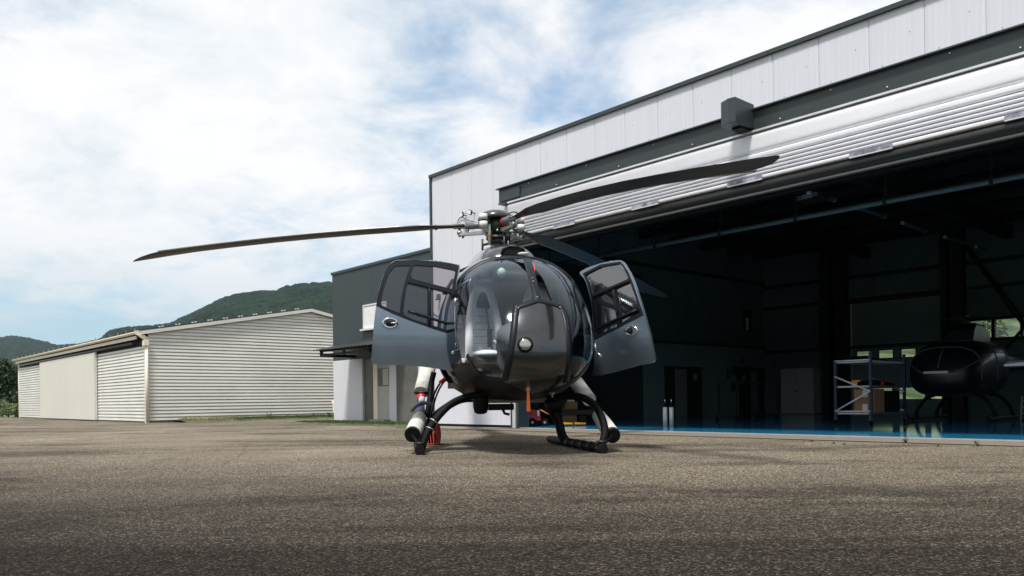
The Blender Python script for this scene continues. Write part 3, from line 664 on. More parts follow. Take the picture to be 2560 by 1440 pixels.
# ------------------------------------------------------------------ things on the hangar front
def build_front_items():
    for (px, py, rot, lab) in [(1155, 537, .25, 'left and lower one of two square floodlights on the white hangar wall'), (1176, 531, -.35, 'right and upper one of two square floodlights on the white hangar wall')]:
        u, z = fac_uz(px, py, -.12); c = B(u, -.14, z); s = .052
        t = thing('floodlight', c, lab, 'floodlight', 'floodlights on the hangar wall')
        ax = (DU * math.cos(rot) + UZ * math.sin(rot)); up = (UZ * math.cos(rot) - DU * math.sin(rot)); f = (DN * -1)
        MB().box(c - ax * s - up * s, ax * 2 * s, up * 2 * s, f * -.03).build('housing', M_black, t, bevel=.004)
        MB().box(c - ax * s * .78 - up * s * .78 + f * .002, ax * 1.56 * s, up * 1.56 * s, f * .006).build('lens', mat('floodlight_lens', (.80, .78, .70), .25), t)
        MB().tube([c + DN * .03, c + DN * .14], .012, 6).tube([c + ax * s - up * 0, c + ax * (s + .03), c + ax * (s + .03) + DN * .1], .006, 5).build('bracket', M_black, t)
    p = [B(*(lambda q: (q[0], -.03, q[1]))(fac_uz(x, y, -.03))) for x, y in [(1182, 553), (1168, 551), (1156, 543), (1147, 548), (1142, 562)]]
    MB().tube(catmull(p, 5), .009, 6).build('light_cable', M_rubber, label='black cable looping down from the two floodlights', cat='cable')
    u, z = fac_uz(1096, 742, -.05)
    t = thing('wall_lamp', B(u, -.06, z), 'small grey wall lamp near the left corner of the hangar', 'lamp')
    MB().fb(B, u - .025, u + .025, -.09, -.004, z - .05, z + .06).build('body', M_greydash, t); MB().fb(B, u - .05, u + .03, -.12, -.02, z - .07, z - .052).build('shade', M_darkmetal, t)
    p = [B(*(lambda q: (q[0], -.015, q[1]))(fac_uz(x, y, -.015))) for x, y in [(1083, 783), (1090, 789), (1098, 789), (1101, 784)]]
    MB().tube(catmull(p, 5), .008, 6).build('hanging_wire', M_rubber, label='short sagging wire on the wall under the grey lamp', cat='cable')
    u, z = fac_uz(1066, 783, -.02)
build_front_items()

# ------------------------------------------------------------------ annex
def build_annex():
    t = thing('annex_building', B(-2.3, .3, 0), 'low annex with dark cladding above white walls between shed and hangar', 'building')
    w = .30; zt = fac_uz(833, 686, w)[1]; ul = fac_uz(833, 900, w)[0]; zs = fac_uz(838, 902, w)[1]
    def X(mb, n, m, **k): return mb.build(n, m, t, **k)
    us = np.linspace(ul, 0.05, 6)
    for a, b in zip(us[:-1], us[1:]): X(MB().fb(B, a + .002, b - .002, w, w + .08, zs, zt), 'cladding_panel', M_darkclad)
    X(MB().fb(B, ul - .03, .05, w - .03, w + .1, zt - .02, zt + .05), 'roof_trim', M_trim)
    X(MB().fb(B, ul, 0.3, w + .09, w + 7, 0, zt - .03), 'rear_block', M_darkclad)
    f = lambda px, py=980: fac_uz(px, py, w)[0]
    X(MB().fb(B, ul, f(906), w, w + .085, .05, zs - .004), 'lower_wall', M_annexw)
    X(MB().fb(B, f(906), f(934), w + .06, w + .085, .05, zs - .004), 'dark_panel', M_greypanel)
    X(MB().fb(B, f(934), f(944), w - .01, w + .085, .05, zs - .004), 'door_post', M_creamtrim)
    d = X(MB().fb(B, f(944), f(973), w + .02, w + .085, .10, zs - .004), 'door', mat('annex_door', (.42, .40, .37), .5))
    z0 = fac_uz(958, 965, w)[1]; z1 = fac_uz(958, 920, w)[1]
    MB().fb(B, f(945), f(972), w + .008, w + .019, z0, z1).build('door_pane', M_greypanel, d)
    MB().fb(B, f(957), f(971), w + .002, w + .0075, z0 + .02, z1 - .02).build('door_curtain', mat('cream_blind', (.45, .43, .36), .6), d)
    X(MB().fb(B, f(938), f(975), w - .2, w + .02, .03, .12), 'door_step', M_conc2)
    X(MB().fb(B, f(973), f(990), w, w + .085, .05, zs - .004), 'lower_wall', M_annexw)
    X(MB().fb(B, f(990), f(1046), w + .03, w + .085, .05, zs - .004), 'glass_panel', M_greypanel)
    X(MB().fb(B, f(1046), f(1074), w, w + .085, .05, zs - .004), 'lower_wall', M_annexw)
    X(MB().fb(B, f(1074), 0.05, w, w + .085, .0, zs - .004), 'dark_corner_panel', M_darkclad)
    # window behind the open helicopter door
    a = fac_uz(912, 823, w); b = fac_uz(965, 757, w)
    wn = X(MB().fb(B, a[0], b[0], w - .02, w - .004, a[1], b[1]), 'window', M_blind)
    t_ = .04
    MB().fb(B, a[0] - t_, a[0], w - .035, w, a[1], b[1]).fb(B, b[0], b[0] + t_, w - .035, w, a[1], b[1]).fb(B, a[0] - t_, b[0] + t_, w - .035, w, b[1], b[1] + t_).build('window_frame', M_lightgrey, wn)
    MB().fb(B, a[0] - .09, b[0] + .09, w - .10, w, a[1] - .05, a[1] - .002).build('window_sill', M_lightgrey, wn)
    # awning
    t2 = thing('awning', B(-3.4, w - .4, 2), 'small black steel awning with a corrugated sheet over the annex door', 'awning')
    ow = -.72; fr = lambda px, py, ww: fac_uz(px, py, ww)
    uL = fr(799, 880, ow)[0]; zt_ = fr(799, 876, ow)[1]; zb_ = fr(799, 889, ow)[1]; uR = uL + 2.4
    ztw = zt_ + .22
    for u in (uL + .05, uR):
        m = MB(); r = .035
        m.box(B(u - r, ow, zb_ - r), DU * 2 * r, DN * (w - ow), UZ * 2 * r)
        m.hexa([B(u - r, ow, zt_ - .05), B(u + r, ow, zt_ - .05), B(u + r, w, ztw - .05), B(u - r, w, ztw - .05), B(u - r, ow, zt_), B(u + r, ow, zt_), B(u + r, w, ztw), B(u - r, w, ztw)])
        m.box(B(u - r, ow, zb_), DU * 2 * r, DN * .06, UZ * (zt_ - zb_)); m.box(B(u - r, w - .35, zb_), DU * 2 * r, DN * .05, UZ * (ztw - zb_ - .06))
        m.build('bracket', M_black, t2)
    MB().fb(B, uL, uR, ow, ow + .05, zb_ - .02, zb_ + .03).fb(B, uL, uR, ow, ow + .05, zt_ - .05, zt_).build('front_rail', M_black, t2)
    m = MB(); n = 34; pts = []
    for i in range(n + 1):
        u = uL - .15 + (uR - uL + .3) * i / n; o = .028 if i % 2 else 0; pts.append((u, o))
    vs = [B(u, ow - .12, zt_ + .012 - .03 + o) for u, o in pts] + [B(u, w, ztw + .012 + o) for u, o in pts]
    m.add(vs, [(i, i + 1, n + 2 + i, n + 1 + i) for i in range(n)]); m.build('corrugated_sheet', M_darkmetal, t2, solid=.004)
build_annex()

# ------------------------------------------------------------------ cream shed
def build_shed():
    t = thing('metal_shed', S(0, 5.6, 0), 'long low cream metal shed with ribbed siding and a sliding door', 'building')
    def X(mb, n, m, **k): return mb.build(n, m, t, **k)
    EV = 2.80; AP = 3.86; HW = 5.66; LEN = 19.25; bh = .1095
    roofz = lambda w: EV + (AP - EV) * (1 - abs(w - HW) / HW)
    prof = [(0, 0.0), (.044, .002), (.046, .010), (.036, .076), (.0, .084), (0.0, .1095)]
    # gable boards (plane u=0, outward +u)
    z = .07; k = 0
    while z < AP - .03:
        pts0 = []; pts1 = []
        for o, dz in prof + [(-.03, .1095), (-.03, 0)]:
            zz = min(z + dz, AP - .02); lo = .06 if zz < EV else max(.06, (zz - EV) / (AP - EV) * HW + .02); hi = 2 * HW - lo
            pts0.append(S(o, lo, zz)); pts1.append(S(o, hi, zz))
        X(MB().prism(pts0, pts1), 'siding_board', M_cream); z += bh
    # front boards (plane w=0, outward -w) in two lengths
    for (a, b) in ((-19.15, -14.1), (-5.35, -.10)):
        z = .05
        while z < 2.44:
            q = prof + [(-.03, .1095), (-.03, 0)]
            X(MB().prism([S(a, -o, z + dz) for o, dz in q], [S(b, -o, z + dz) for o, dz in q]), 'siding_board', M_cream); z += bh
    X(MB().fb(S, -19.2, -.08, .04, .2, 0, 2.8), 'inner_wall', M_black); X(MB().fb(S, -.2, -.04, .1, 2 * HW, 0, 2.78), 'inner_wall', M_black)
    X(MB().fb(S, -19.2, -.1, 2 * HW - .1, 2 * HW, 0, 2.78), 'inner_wall', M_cream); X(MB().fb(S, -19.2, -19.1, .1, 2 * HW, 0, 2.78), 'inner_wall', M_cream)
    X(MB().fb(S, -19.2, .0, -.02, 2 * HW, .0, .055), 'base_beam', M_conc2)
    # corner posts
    X(MB().fb(S, -.10, .045, -.045, .055, 0, 2.72), 'corner_post', M_cream)
    X(MB().fb(S, -19.27, -19.15, -.045, .055, 0, 2.72), 'corner_post', M_cream)
    # sliding door in three leaves of ribbed sheet
    d = MB(); us = np.arange(-14.2, -5.33, .11); pts0 = []; pts1 = []
    for i, u in enumerate(us): o = -.135 - (.012 if i % 2 else 0); pts0.append(S(u, o, .045)); pts1.append(S(u, o, 2.5))
    pts0 += [S(us[-1], -.07, .045), S(us[0], -.07, .045)]; pts1 += [S(us[-1], -.07, 2.5), S(us[0], -.07, 2.5)]
    dd = X(d.prism(pts0, pts1), 'sliding_door', M_door)
    MB().fb(S, us[-1] + .002, us[-1] + .05, -.155, -.06, .04, 2.52).build('door_edge', M_cream, dd)
    # track, shadow gap, header, gutter
    X(MB().tube([S(-18.6, -.12, 2.56), S(-.95, -.12, 2.56)], .042, 10), 'door_track', mat('track_grey', (.10, .10, .10), .4, metal=.4))
    X(MB().fb(S, -19.2, -.12, .0, .04, 2.42, 2.80), 'header_recess', M_black)
    X(MB().fb(S, -19.2, -.40, -.19, -.15, 2.66, 2.765), 'header_board', mat('header_cream', (.84, .80, .70), .45))
    X(MB().fb(S, -19.2, -.12, -.15, .0, 2.735, 2.762), 'soffit', M_black)
    g = MB(); r = .075; n = 8; prof2 = []
    for i in range(n + 1): a = math.pi * i / n; prof2.append((-.245 - r * math.cos(a) * -1, 2.86 - r * math.sin(a)))
    prof2 = [(-.245 + r * math.cos(math.pi * i / n), 2.865 - r * math.sin(math.pi * i / n)) for i in range(n + 1)]
    g.add([S(-19.35, a, b) for a, b in prof2] + [S(.02, a, b) for a, b in prof2], [(i, i + 1, n + 2 + i, n + 1 + i) for i in range(n)], True)
    X(g, 'gutter', M_creamtrim, solid=.008)
    X(MB().fb(S, .0, .03, -.33, -.16, 2.77, 2.90), 'gutter_end', M_cream)
    X(MB().hexa([S(-.02, -.28, 2.76), S(.05, -.28, 2.76), S(.10, -.05, 2.60), S(-.02, -.05, 2.60), S(-.02, -.28, 2.84), S(.05, -.28, 2.84), S(.12, -.05, 2.74), S(-.02, -.05, 2.74)]), 'outlet_elbow', M_creamtrim)
    X(MB().fb(S, -.02, .16, -.12, .04, 2.42, 2.60), 'hopper', M_creamtrim, bevel=.01)
    X(MB().tube([S(.09, -.02, 2.42), S(.09, -.02, .05)], .048, 12), 'downpipe', M_creamtrim)
    X(MB().tube([S(-19.3, -.02, 2.78), S(-19.3, -.02, .05)], .04, 10), 'downpipe', M_creamtrim)
    # roof: two sheets with standing ribs
    th = .035; oh = .12
    e0 = (-.20, EV + .06); ap = (HW, AP + .085); e1 = (2 * HW + .2, EV + .06)
    for (wa, za), (wb, zb) in ((e0, ap), (ap, e1)):
        X(MB().hexa([S(-19.4, wa, za), S(oh, wa, za), S(oh, wb, zb), S(-19.4, wb, zb), S(-19.4, wa, za + th), S(oh, wa, za + th), S(oh, wb, zb + th), S(-19.4, wb, zb + th)]), 'roof_sheet', M_roof)
        m = MB()
        for k in range(22):
            u = -19.2 + k * .91; m.hexa([S(u, wa - .02, za + th), S(u + .05, wa - .02, za + th), S(u + .05, wb, zb + th), S(u, wb, zb + th), S(u, wa - .02, za + th + .045), S(u + .05, wa - .02, za + th + .045), S(u + .05, wb, zb + th + .045), S(u, wb, zb + th + .045)])
        X(m, 'roof_ribs', M_roof, kind='stuff')
        X(MB().hexa([S(oh - .02, wa, za - .09), S(oh + .02, wa, za - .09), S(oh + .02, wb, zb - .09), S(oh - .02, wb, zb - .09), S(oh - .02, wa, za + .02), S(oh + .02, wa, za + .02), S(oh + .02, wb, zb + .02), S(oh - .02, wb, zb + .02)]), 'verge_trim', M_cream)
    for k in range(11):          # small white clips along the verge
        for q in (0, .10):
            w = .35 + k * .52 + q
            if w < HW - .2: zz = e0[1] + (ap[1] - e0[1]) * (w - e0[0]) / (ap[0] - e0[0]) + th; X(MB().fb(S, oh - .04, oh + .01, w, w + .05, zz + .035, zz + .07), 'roof_clip', M_lightgrey)
    for k in range(21):          # snow hooks above the gutter
        u = -18.9 + .91 * k; X(MB().fb(S, u, u + .03, -.14, -.12, 2.93, 3.02), 'snow_hook', M_alu)
    # leaflet of bent sheet at the far gable corner
    px = fac_uz(836, 1040, 0)
    o = S(.12, 6.5, 0)
    t3 = thing('downpipe_shoe', o, 'bent cream downpipe end standing at the far corner of the shed gable', 'pipe')
    MB().tube(catmull([S(.06, 6.5, .62), S(.10, 6.5, .55), S(.14, 6.5, .30), S(.18, 6.5, .16)], 4), .035, 8).build('pipe', M_creamtrim, t3)
    MB().tube([S(.18, 6.5, .17), S(.2, 6.5, .03)], .045, 8).build('rubber_foot', M_rubber, t3)
build_shed()

# ------------------------------------------------------------------ main helicopter
HD = R(10)
HF = Vector((math.sin(HD), -math.cos(HD), 0)); HL = Vector((math.cos(HD), math.sin(HD), 0))     # nose direction, image-right
HM = Vector((-.14, 10.4, 0))
def Hx(x, y, z): return HM + HF * x + HL * y + UZ * z
heli = thing('helicopter', HM, 'dark grey light helicopter parked on the tarmac with both cabin doors open', 'helicopter')
def X(mb, n, m, **k): return mb.build(n, m, heli, **k)
def pchip(xs, ys):
    xs = np.array(xs, float); ys = np.array(ys, float); h = np.diff(xs); d = np.diff(ys) / h; m = np.zeros(len(xs))
    for i in range(1, len(xs) - 1):
        if d[i - 1] * d[i] > 0: w1 = 2 * h[i] + h[i - 1]; w2 = h[i] + 2 * h[i - 1]; m[i] = (w1 + w2) / (w1 / d[i - 1] + w2 / d[i])
    m[0] = d[0]; m[-1] = d[-1]
    def f(x):
        i = int(min(max(np.searchsorted(xs, x) - 1, 0), len(h) - 1)); t = (x - xs[i]) / h[i]
        return (2 * t ** 3 - 3 * t ** 2 + 1) * ys[i] + (t ** 3 - 2 * t ** 2 + t) * h[i] * m[i] + (-2 * t ** 3 + 3 * t ** 2) * ys[i + 1] + (t ** 3 - t ** 2) * h[i] * m[i + 1]
    return f
def hull_fn(secs, xn):
    # secs rows: x, ztop, zbot, halfwidth, zwide, exponent ; parameter t = sqrt(distance behind the nose)
    ts = [math.sqrt(max(0, xn - s[0])) for s in secs]
    fs = [pchip(ts, [s[k] for s in secs]) for k in range(1, 6)]
    def f(t, a):
        zt, zb, w, zc, p = [g(t) for g in fs]; c, s_ = math.cos(a), math.sin(a)
        y = w * math.copysign(abs(c) ** (2 / p), c); h = (zt - zc) if s_ >= 0 else (zc - zb)
        return xn - t * t, y, zc + h * math.copysign(abs(s_) ** (2 / p), s_)
    return f
SECS = [(2.44, 1.06, 1.06, 0.0, 1.06, 2.0), (2.41, 1.26, .88, .26, 1.06, 2.0), (2.30, 1.48, .77, .46, 1.08, 2.1), (2.08, 1.74, .69, .63, 1.13, 2.15),
        (1.78, 1.97, .635, .745, 1.19, 2.25), (1.45, 2.14, .60, .81, 1.25, 2.35), (1.10, 2.245, .575, .845, 1.28, 2.45), (.65, 2.285, .57, .855, 1.28, 2.5), (.1, 2.27, .58, .84, 1.27, 2.5),
        (-.5, 2.17, .62, .76, 1.28, 2.4), (-1.1, 2.05, .74, .60, 1.35, 2.3), (-1.8, 1.9, .98, .36, 1.45, 2.1), (-2.7, 1.82, 1.32, .20, 1.57, 2.0), (-5.2, 1.78, 1.50, .12, 1.64, 2.0), (-6.2, 1.76, 1.58, .05, 1.67, 2.0)]
XN = 2.44
hull = hull_fn(SECS, XN)
def inpoly(P, poly):
    x, y = P[:, 0], P[:, 1]; r = np.zeros(len(P), bool); n = len(poly)
    for i in range(n):
        x0, y0 = poly[i]; x1, y1 = poly[(i + 1) % n]
        c = ((y0 > y) != (y1 > y)); r ^= c & (x < (x1 - x0) * (y - y0) / ((y1 - y0) + 1e-12) + x0)
    return r
# outlines traced on the photograph, used to divide the nose surface
GL = [(1308, 634), (1322, 690), (1331, 722), (1340, 749), (1291, 768), (1285, 800), (1280, 850), (1268, 910), (1260, 950), (1215, 944), (1186, 922), (1166, 885), (1153, 820), (1149, 770), (1152, 715), (1166, 678), (1190, 655), (1225, 640), (1265, 633)]
GR = [(1320, 633), (1335, 690), (1345, 722), (1350, 745), (1400, 763), (1414, 790), (1424, 850), (1422, 900), (1416, 950), (1450, 936), (1471, 905), (1480, 860), (1482, 810), (1472, 750), (1450, 705), (1420, 670), (1385, 648), (1350, 637)]
PANEL = [(1345, 750), (1400, 763), (1413, 790), (1424, 850), (1422, 900), (1414, 960), (1330, 985), (1262, 955), (1270, 900), (1282, 850), (1287, 790), (1294, 768)]
def build_hull():
    global NOSE_BVH
    T = [0]; 
    ts = np.concatenate([np.linspace(0.0, math.sqrt(XN + .2), 230), np.linspace(math.sqrt(XN + .2), math.sqrt(XN + 6.2), 60)[1:]]); nt = len(ts); na = 300
    V = np.zeros((nt * na, 3)); LV = np.zeros((nt * na, 3))
    for i, t in enumerate(ts):
        for j in range(na):
            x, y, z = hull(t, 2 * math.pi * j / na); LV[i * na + j] = (x, y, z)
    for k in range(3): V[:, k] = HM[k] + HF[k] * LV[:, 0] + HL[k] * LV[:, 1] + (LV[:, 2] if k == 2 else 0)
    I, J = np.meshgrid(np.arange(nt - 1), np.arange(na), indexing='ij'); I = I.ravel(); J = J.ravel(); J2 = (J + 1) % na
    F = np.stack([I * na + J, I * na + J2, (I + 1) * na + J2, (I + 1) * na + J], 1)
    C = V[F].mean(1); LC = LV[F].mean(1)
    b = C[:, 2] - EYE; u = C[:, 0] * cR - b * sR; v = C[:, 0] * sR + b * cR
    PX = np.stack([1280 + FPX * u / C[:, 1], 1000 - FPX * v / C[:, 1]], 1)
    e1 = V[F[:, 1]] - V[F[:, 0]]; e2 = V[F[:, 3]] - V[F[:, 0]]; nrm = np.cross(e2, e1); out = C - np.array([HM[0] + HF[0] * 0, HM[1], 1.3])
    sgn = np.sign((nrm * np.stack([LC[:, 0] * 0, LC[:, 0] * 0, LC[:, 0] * 0], 1)).sum(1))
    front = LC[:, 0] > .95
    side = LC[:, 1] < 0
    # facing test from the surface normal, outward by the local radial direction
    rad = np.stack([HL[0] * LC[:, 1] + HF[0] * (LC[:, 0] - .6), HL[1] * LC[:, 1] + HF[1] * (LC[:, 0] - .6), (LC[:, 2] - 1.3)], 1)
    nrm *= np.sign((nrm * rad).sum(1))[:, None]
    view = C - np.array([0, 0, EYE]); facing = (nrm * view).sum(1) < 0
    cls = np.zeros(len(F), int); cls[(LC[:, 2] < .98 - .12 * (LC[:, 0] < 1)) & (LC[:, 0] > -1.5)] = 4
    cls[front & facing & inpoly(PX, PANEL)] = 3
    cls[front & facing & inpoly(PX, GL)] = 1
    cls[front & facing & inpoly(PX, GR)] = 2
    # windscreen glass wraps round to the door pillar on both sides and over the top
    lz = LC[:, 2]; lx = LC[:, 0]
    wrap = (~facing | (cls == 0) | (cls == 4)) & (lx > 1.16) & (lz > .98) & (lx < 2.2)
    cls[wrap & (LC[:, 1] > .08)] = 2; cls[wrap & (LC[:, 1] < -.08)] = 1
    # door openings
    DO = [(1.04, 2.06), (1.08, 1.5), (1.04, .95), (.85, .80), (.25, .80), (.12, 1.2), (.15, 1.8), (.35, 2.05)]
    op = inpoly(LC[:, [0, 2]], DO) & (np.abs(LC[:, 1]) > .45)
    cls[op] = -1
    # overhead windows
    def emit(sel, name, m, smooth=True, solid=0, par=heli, **k):
        f = F[sel]; used, inv = np.unique(f, return_inverse=True); mb = MB(); mb.add(V[used].tolist(), [tuple(q) for q in inv.reshape(f.shape).tolist()], smooth)
        return mb.build(name, m, par, solid=solid, **k)
    body = emit(cls == 0, 'fuselage', M_paint)
    body.modifiers.new('s', 'SOLIDIFY').thickness = .012; body.modifiers.new('e', 'EDGE_SPLIT').split_angle = R(40)
    emit(cls == 3, 'nose_panel', M_nosepaint); emit(cls == 4, 'belly', M_belly)
    emit(cls == 1, 'windscreen', G_wind); emit(cls == 2, 'windscreen', G_wind)
    sel = front
    f = F[LC[:, 0] > .2]; NOSE_BVH = BVHTree.FromPolygons([tuple(p) for p in V], [tuple(q) for q in f])
build_hull()
def on_nose(px, py, lift=.008):
    e = Vector((0, 0, EYE)); d = (at(px, py, 1.0) - e).normalized()
    h = NOSE_BVH.ray_cast(e, d)
    if h[0] is None:
        # silhouette: nearest surface point to the ray
        best = NOSE_BVH.find_nearest(e + d * 9.3); h = best
    n = h[1]
    if n.dot(d) > 0: n = -n
    return h[0] + n * lift, n
def band(name, pix, width, m=None, lift=.006, closed=False, th=.014, par=None):
    pts = [Vector((a, b, 0)) for a, b in pix]; c = catmull(pts, 7); W = []; 
    P = [on_nose(p.x, p.y, 0) for p in c]
    ps = [p for p, n in P]; ns = [n for p, n in P]; k = len(ps); mb = MB(); vs = []
    for i in range(k):
        t = (ps[min(i + 1, k - 1)] - ps[max(i - 1, 0)]).normalized(); s = t.cross(ns[i]).normalized(); w = width / 2
        vs += [ps[i] - s * w - ns[i] * .01, ps[i] - s * w + ns[i] * lift * .7, ps[i] + ns[i] * lift, ps[i] + s * w + ns[i] * lift * .7, ps[i] + s * w - ns[i] * .01]
    fs = [(i * 5 + j, i * 5 + j + 1, (i + 1) * 5 + j + 1, (i + 1) * 5 + j) for i in range(k - 1) for j in range(4)]
    mb.add(vs, fs, True)
    return mb.build(name, m or M_frame, par or heli)
band('centre_post', [(1313, 634), (1322, 665), (1332, 700), (1339, 728), (1345, 752)], .085)
band('windscreen_frame', [(1345, 751), (1320, 759), (1296, 767)], .066); band('windscreen_frame', [(1345, 751), (1374, 757), (1401, 766)], .066)
band('windscreen_frame', [(1292, 764), (1288, 790), (1284, 830), (1278, 870), (1270, 915), (1262, 950)], .070)
band('windscreen_frame', [(1402, 764), (1414, 790), (1421, 830), (1424, 880), (1420, 925), (1415, 955)], .070)
band('windscreen_frame', [(1262, 950), (1215, 944), (1188, 923), (1167, 888)], .055)
band('windscreen_frame', [(1415, 955), (1445, 940), (1468, 912)], .055)
def build_pillars():
    # door pillars and roof bow, as strips wrapped on the hull at fixed stations
    def strip(x0, x1, a0, a1, name, m, lift=.012, n=40):
        mb = MB(); vs = []; fs = []; n1 = 3
        for i in range(n + 1):
            a = a0 + (a1 - a0) * i / n
            for q in range(n1 + 1):
                x = x0 + (x1 - x0) * q / n1; t = math.sqrt(XN - x); lx, ly, lz = hull(t, a); c = Vector((0, 0, 1.3)); r = Vector((0, ly, lz - 1.3)).normalized()
                l = lift if 0 < q < n1 else -.004
                vs.append(Hx(lx, ly + r.y * l, lz + r.z * l))
        for i in range(n):
            for q in range(n1): a = i * (n1 + 1) + q; fs.append((a, a + 1, a + n1 + 2, a + n1 + 1))
        mb.add(vs, fs, True); return X(mb, name, m)
    strip(1.20, 1.03, R(-40), R(220), 'door_pillar', M_doorpaint, .016, 90)
    strip(1.25, 1.205, R(-32), R(212), 'windscreen_edge', M_frame, .020, 90)
    strip(1.06, 1.02, R(-30), R(75), 'door_seal', M_alu, .02, 40); strip(1.06, 1.02, R(105), R(210), 'door_seal', M_alu, .02, 40)
build_pillars()
def build_cowl():
    # engine and gearbox cowling on the roof
    cs = [(.95, 2.24, 2.10, .08, 2.15, 2.2), (.92, 2.32, 2.10, .24, 2.16, 2.3), (.80, 2.42, 2.05, .33, 2.16, 2.3), (.5, 2.51, 2.0, .40, 2.12, 2.3), (0, 2.545, 2.0, .47, 2.08, 2.3), (-.7, 2.50, 1.9, .50, 2.0, 2.4), (-1.4, 2.36, 1.8, .44, 2.0, 2.4), (-2.1, 2.12, 1.7, .26, 1.88, 2.4), (-2.5, 1.92, 1.7, .10, 1.8, 2.0)]
    f = hull_fn(cs, .95); mb = MB(); nt, na = 50, 60; vs = []
    for i in range(nt):
        t = math.sqrt(3.45) * (i / (nt - 1))
        for j in range(na): x, y, z = f(t, 2 * math.pi * j / na); vs.append(Hx(x, y, z))
    mb.add(vs, [(i * na + j, i * na + (j + 1) % na, (i + 1) * na + (j + 1) % na, (i + 1) * na + j) for i in range(nt - 1) for j in range(na)], True)
    c = X(mb, 'engine_cowling', M_paint)
    # intake mouth and rim
    q = [Hx(.90, y, z) for y, z in [(-.13, 2.30), (-.11, 2.365), (-.04, 2.395), (.07, 2.395), (.14, 2.365), (.16, 2.30)]]
    q2 = [p + HF * .045 for p in q]
    MB().prism(q, q2).build('air_intake', M_black, c)
    MB().tube(q2, .014, 8).build('intake_rim', M_frame, c)
    X(MB().ball(Hx(1.02, .12, 2.30), .07, .05, .018, n=14, m=8), 'roof_antenna', M_lightgrey)
    # roof side rails
    X(MB().tube([Hx(1.0, -.48, 2.15), Hx(.3, -.58, 2.19), Hx(-.5, -.52, 2.10)], .02, 8), 'roof_rail', M_frame)
    X(MB().tube([Hx(1.0, .48, 2.15), Hx(.3, .58, 2.19), Hx(-.5, .52, 2.10)], .02, 8), 'roof_rail', M_frame)
    # tail: fin with shrouded rotor
    fin = []
    for (x, z) in [(-5.2, 1.8), (-5.9, 2.9), (-6.4, 2.95), (-6.45, 2.2), (-6.3, 1.2), (-5.9, 1.0), (-5.3, 1.35)]: fin.append((x, z))
    X(MB().prism([Hx(x, -.06, z) for x, z in fin], [Hx(x, .06, z) for x, z in fin]), 'tail_fin', M_paint, bevel=.03)
    X(MB().tube([Hx(-5.85, -.09, 1.6), Hx(-5.85, .09, 1.6)], .36, 28), 'tail_rotor_shroud', M_black)
    X(MB().box(Hx(-4.7, -.85, 1.64), HF * -.38, HL * 1.7, UZ * .03), 'tailplane', M_paint)
build_cowl()

